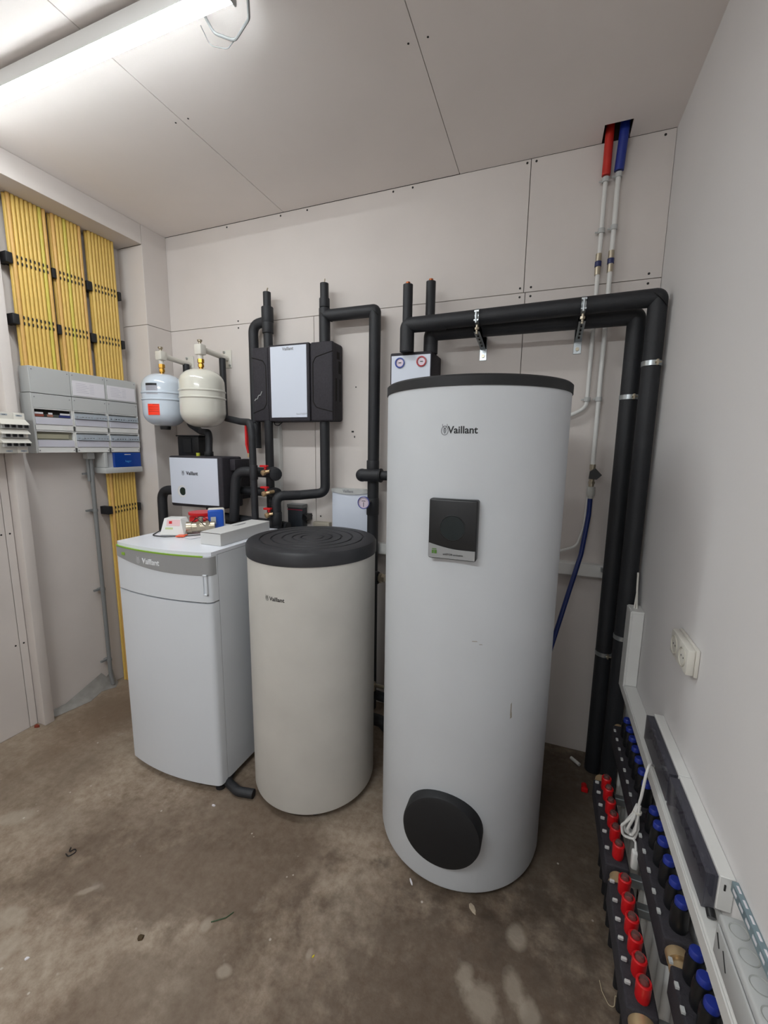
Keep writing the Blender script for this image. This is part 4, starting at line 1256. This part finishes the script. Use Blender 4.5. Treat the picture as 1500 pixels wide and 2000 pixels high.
# ================================================================== RIGHT WALL
SO = thing('double_socket', 'white double socket on the right wall', 'socket', (XR, 1.415, 1.07))
MB().box(XR-.010, XR-.0005, 1.333, 1.50, 1.028, 1.11, .003).build('frame', M_cream, SO)
MB().box(XR-.030, XR-.010, 1.336, 1.497, 1.031, 1.107, .004).build('housing', M_cream, SO)
for yy in (1.376, 1.457):
    o = MB().lathe([(.0285, -.002), (.0285, .0015), (.0265, .0025), (.0255, .001), (.0205, -.0005), (0, -.0005)], (XR-.030, yy, 1.069), '-X', 28).build('socket_cup', mat('socket_shade', '#c3bfb3', .45), SO)
    MB().cyl((XR-.0305, yy-.010, 1.069), (XR-.0302, yy-.010, 1.069), .003, seg=8).cyl((XR-.0305, yy+.010, 1.069), (XR-.0302, yy+.010, 1.069), .003, seg=8).build('socket_hole', M_dark, o)

WT = thing('wall_trunking', 'white cable trunking running along the right wall with an upright end', 'trunking', (XR, 1.4, .59))
TX = .385
MB().box(TX+.004, XR-.0005, .55, 1.985, .585, .633, .0015, 1).build('channel', M_whitep, WT)
MB().box(TX, TX+.004, .55, 1.985, .589, .629, .001, 1).build('cover', M_whitep, WT)
MB().box(TX+.006, XR-.006, .55, 1.05, .633, .635, .0008, 1).build('top_strip', M_whitep, WT)
MB().box(TX+.004, XR-.0005, 1.985, 2.075, .585, .975, .0015, 1).build('upright_channel', M_whitep, WT)
MB().box(TX+.008, XR-.002, 1.981, 1.985, .636, .965, .001, 1).build('upright_cover', M_whitep, WT)
MB().box(TX, TX+.004, 1.985, 2.075, .589, .972, .001, 1).build('upright_cover', M_whitep, WT)
q = MB(); q.tube([(.415, 2.03, .972), (.413, 2.05, 1.05), (.418, 2.09, 1.12)], .004, .03, 8).tube([(.405, 2.03, .972), (.415, 2.06, 1.04), (.418, 2.09, 1.12)], .003, .03, 8)
q.build('cable_tail', M_cream, WT)

def wiring_centre(ya, yb, name_lbl):
    W = thing('wiring_centre', name_lbl, 'control box', (XR, (ya+yb)/2, .67))
    MB().box(.409, XR-.0005, ya, yb, .676, .760, .0015, 1).build('base', M_whitep, W)
    q = MB(); q.box(.386, .389, ya+.006, yb-.004, .665, .752).box(.389, .409, ya+.006, yb-.004, .750, .752).box(.389, .409, ya+.006, ya+.009, .665, .75).box(.389, .409, yb-.007, yb-.004, .665, .75)
    q.build('clear_cover', M_glass, W)
    MB().box(.404, .4088, ya+.02, yb-.02, .684, .744).build('circuit_board', M_pcb, W)
    q = MB()
    rnd = random.Random(int(ya*100))
    for i in range(12):
        yy = ya+.03+(yb-ya-.07)*i/11
        q.box(.396, .404, yy, yy+.012, .690+rnd.random()*.02, .715+rnd.random()*.02)
    q.build('terminals', M_grey, W, kind='stuff')
    q = MB()
    for i in range(5):
        yy = ya+.05+(yb-ya-.1)*i/4
        q.tube([(.400, yy, .73), (.393, yy+.015, .712), (.399, yy+.03, .70), (.401, yy+.01, .688)], .0028, .01, 6)
    q.build('wires', M_black, W, kind='stuff')
    return W
W1 = wiring_centre(.98, 1.2795, 'wall wiring centre with a smoked clear cover, nearer the camera')
W2 = wiring_centre(1.2815, 1.577, 'wall wiring centre with a smoked clear cover, farther from the camera')
MB().box(.418, .421, .978, .9802, .728, .742).build('end_slot', M_screw, W1)
MB().cyl((.404, .975, .655), (.404, .99, .663), .009, seg=12).build('cable_gland', M_black, W1)
# perforated strip and grey socket box at bottom right
ps = thing('perforated_strip', 'blue-grey perforated steel strip above the grey socket box', 'strip', (XR, .85, .74))
MB().box(XR-.012, XR-.0005, .72, .972, .742, .765, .001, 1).build('strip', M_steelb, ps)
q = MB()
for i in range(8): q.box(XR-.0125, XR-.0115, .735+.03*i, .752+.03*i, .750, .757)
for i in range(8): q.box(XR-.008, XR-.004, .735+.03*i, .752+.03*i, .7648, .7655)
q.build('slots', M_paper, ps, kind='stuff')
GB = thing('grey_socket_box', 'light grey surface socket box with round cable knockouts at the bottom right', 'socket', (XR, .80, .64))
MB().box(.392, XR-.0005, .56, .925, .640, .728, .006, 3).build('case', M_grey, GB)
MB().box(.386, .392, .575, .912, .648, .716, .004, 2).build('hinged_lid', M_grey, GB)
for i in range(4):
    MB().lathe([(.014, 0), (.016, .001), (.0165, 0)], (.416, .895-.045*i, .7283), 'Z', 24).build('knockout', mat('grey_rubber', '#a3a4a0', .6), GB)
q = MB(); q.tube([(.3855, .90, .705), (.3855, .885, .685)], .0015, 0, 6).tube([(.3855, .87, .70), (.3855, .85, .675)], .0012, 0, 6)
q.build('marker_lines', M_ink, GB)

# white cable with plug hanging in a bundle
WC = thing('plug_cable', 'bundled white cable with a flat plug hanging in front of the manifold', 'cable', (.36, 1.4, .2))
q = MB()
q.tube([(.384, 1.42, .672), (.365, 1.39, .70), (.351, 1.362, .675), (.346, 1.362, .60), (.341, 1.37, .535)], .0042, .03, 10)
for k, (xl_, xr2, zb_, dy) in enumerate(((.306, .350, .432, 0), (.314, .345, .440, .009), (.321, .341, .452, -.008))):
    q.tube([(.3405, 1.37+dy*.4, .56), (.333, 1.37+dy, .52), (xl_, 1.378+dy, .468), (xl_+.006, 1.38+dy, zb_), (xr2-.006, 1.376+dy, zb_), (xr2, 1.37+dy, .478), (.3445, 1.37+dy*.5, .53), (.3455, 1.368+dy*.4, .565)], .0042, .014, 8, 6)
q.tube([(.340, 1.374, .436), (.347, 1.37, .43), (.349, 1.362, .408)], .0038, .006, 8)
q.build('cord', M_whitep, WC)
MB().box(.338, .358, 1.350, 1.372, .345, .408, .006, 3).build('plug', M_whitep, WC)
MB().cyl((.3425, 1.369, .535), (.3425, 1.369, .541), .012, seg=16).build('tie', M_cream, WC)

# ------------------------------------------------------------------ underfloor heating manifolds
def lower_manifold(ya, yb, reds, label, ends):
    Mf = thing('return_manifold', label, 'manifold', (.30, (ya+yb)/2, 0))
    MB().box(.266, .336, ya, yb, .268, .345, .006, 3).build('insulation_shell', M_epp, Mf)
    q = MB()
    for y in ends:
        s_ = -1 if y <= ya+.001 else 1
        q.cyl((.301, y, .315), (.301, y+s_*.022, .315), .029, seg=24).cyl((.301, y+s_*.022, .315), (.301, y+s_*.045, .315), .022, seg=24)
    q.build('coupling', M_brassl, Mf)
    for y in reds:
        o = MB().lathe([(0, .345), (.015, .345), (.0165, .350), (.0175, .394), (.0155, .397), (.012, .396), (.0115, .386), (0, .386)], (.305, y, 0), seg=16).build('flow_meter', M_red, Mf)
        MB().lathe([(.0115, .388), (.0105, .402), (.008, .406), (0, .407)], (.305, y, 0), seg=12).build('sight_tube', M_clear, o)
        MB().box(.270, .284, y+.016, y+.023, .345, .356, .002, 1).build('circuit_tag', M_grey, Mf)
        MB().cyl((.315, y, .27), (.315, y, .003), .010, seg=10).build('circuit_pipe', M_blackm, Mf)
    for y in (ya+.02, yb-.02):
        MB().box(.334, XR-.0005, y-.012, y+.012, .28, .31, .002, 1).build('bracket', M_zinc, Mf)
    return Mf
lower_manifold(.968, 1.292, (1.0, 1.051, 1.102, 1.151, 1.205, 1.264), 'lower manifold bar with six red flow meters, nearer the camera', (.968, 1.292))
lower_manifold(1.345, 1.72, (1.382, 1.447, 1.503, 1.563, 1.625, 1.678), 'lower manifold bar with six red flow meters, farther away by the white cable', (1.72,))
def upper_manifold(ya, yb, caps, label, ends):
    Mf = thing('supply_manifold', label, 'manifold', (.385, (ya+yb)/2, .4))
    MB().box(.352, .418, ya, yb, .385, .468, .006, 3).build('insulation_shell', M_epp, Mf)
    q = MB()
    for y in ends:
        s_ = -1 if y <= ya+.001 else 1
        q.cyl((.383, y, .432), (.383, y+s_*.022, .432), .026, seg=24).cyl((.383, y+s_*.022, .432), (.383, y+s_*.04, .432), .019, seg=24)
    q.build('coupling', M_brassl, Mf)
    for y in caps:
        o = MB().lathe([(0, .468), (.019, .468), (.0205, .476), (.020, .522), (.017, .536), (0, .536)], (.391, y, 0), seg=18).build('actuator', M_black, Mf)
        MB().lathe([(.0145, .5355), (.0145, .548), (.012, .552), (0, .553)], (.391, y, 0), seg=18).build('blue_cap', M_bluecap, o)
        MB().box(.350, .358, y+.018, y+.030, .468, .474).build('circuit_tag', M_grey, Mf)
        MB().cyl((.392, y+.01, .386), (.392, y+.01, .003), .0125, seg=12).build('circuit_pipe', M_whitep, Mf)
    for y in (ya+.03, yb-.03):
        MB().box(.417, XR-.0005, y-.012, y+.012, .40, .43, .002, 1).build('bracket', M_zinc, Mf)
    return Mf
upper_manifold(.62, 1.005, (.66, .715, .775, .832, .89, .935, .985), 'upper manifold bar with blue caps, nearest the camera', (1.005,))
upper_manifold(1.062, 1.42, (1.10, 1.153, 1.215, 1.276, 1.332, 1.388), 'upper manifold bar with blue caps, middle of three', (1.062,))
upper_manifold(1.465, 1.93, (1.50, 1.56, 1.62, 1.68, 1.74, 1.80, 1.86), 'upper manifold bar with blue caps, farthest into the dark corner', (1.93,))
# loose parts of the dark corner
q = MB(); q.cyl((.285, 2.09, .0145), (.285, 2.06, .016), .013, seg=14).box(.270, .300, 2.055, 2.07, .0005, .022, .003)
tag(q.build('red_fitting', M_red), 'loose red plastic fitting lying in the dark corner by the manifold', 'fitting')

# ================================================================== FLOOR LITTER
def chip(x, y, sx, sy, sz, rot, m, name, label, cat='debris'):
    def f(t):
        rnd = random.Random(int(abs(x*1000+y*77)))
        n = 7; top = []; bot = []
        for k in range(n):
            a = 2*pi*k/n
            rr = .75+.4*rnd.random()
            px_, py_ = cos(a)*sx*rr, sin(a)*sy*rr
            X = x+px_*cos(rot)-py_*sin(rot); Y = y+px_*sin(rot)+py_*cos(rot)
            bot.append(t.verts.new((X, Y, .0004))); top.append(t.verts.new((x+(X-x)*.8, y+(Y-y)*.8, sz*(.6+.5*rnd.random()))))
        t.faces.new(top); t.faces.new(bot[::-1])
        for k in range(n): t.faces.new((bot[k], bot[(k+1) % n], top[(k+1) % n], top[k]))
        bmesh.ops.recalc_face_normals(t, faces=t.faces)
    q = MB(); q._new(f)
    return tag(q.build(name, m, flat=True), label, cat)
chip(-1.177, .821, .014, .009, .008, .4, M_debrisd, 'leaf_crumb', 'small crumpled brown leaf on the open floor')
chip(-1.468, .644, .008, .005, .003, .7, M_paper, 'paper_scrap', 'tiny white scrap on the floor at the lower left')
chip(-.140, 1.327, .022, .010, .006, -.9, M_debris, 'plaster_chip', 'pale plaster chip in front of the tall tank')
chip(-.376, 1.336, .016, .004, .004, -.9, M_paper, 'plastic_chip', 'thin pale chip against the foot of the tall tank')
chip(-.605, .989, .006, .003, .003, 1.2, mat('yellow_scrap', '#c9b52a', .6), 'yellow_scrap', 'tiny yellow scrap on the middle of the floor')
chip(-2.70, 1.38, .018, .010, .014, .2, M_redb, 'brick_chip', 'small red brick chip at the foot of the left wall')
chip(-1.335, 1.33, .010, .005, .006, .2, M_paper, 'tape_scrap', 'white scrap at the front corner of the heat pump cabinet')
tag(MB().tube([(-.99, .945, .002), (-.95, .975, .003), (-.938, 1.0, .002)], .0016, .01, 6).build('green_wire', mat('dark_green', '#2a4a2a', .6)), 'short dark green wire offcut on the open floor', 'wire')
tag(MB().tube([(-1.722, .925, .0025), (-1.70, .92, .0025), (-1.69, .945, .0025), (-1.71, .955, .0025), (-1.712, .93, .006), (-1.73, .95, .003)], .002, .01, 6).build('curled_wire', M_black), 'small curled black wire on the floor left of centre', 'wire')
tag(MB().tube([(.268, 1.262, .003), (.272, 1.235, .003), (.287, 1.205, .003), (.302, 1.205, .003), (.308, 1.235, .012), (.318, 1.225, .004)], .0012, .012, 6).build('pale_wire', M_steelwire), 'thin pale wire curl on the floor beside the manifold', 'wire')
tag(MB().cyl((.235, 2.275, .010), (.275, 2.235, .010), .009, seg=12).build('pipe_offcut', M_whitep), 'short white pipe offcut in the dark corner behind the tall tank', 'pipe')
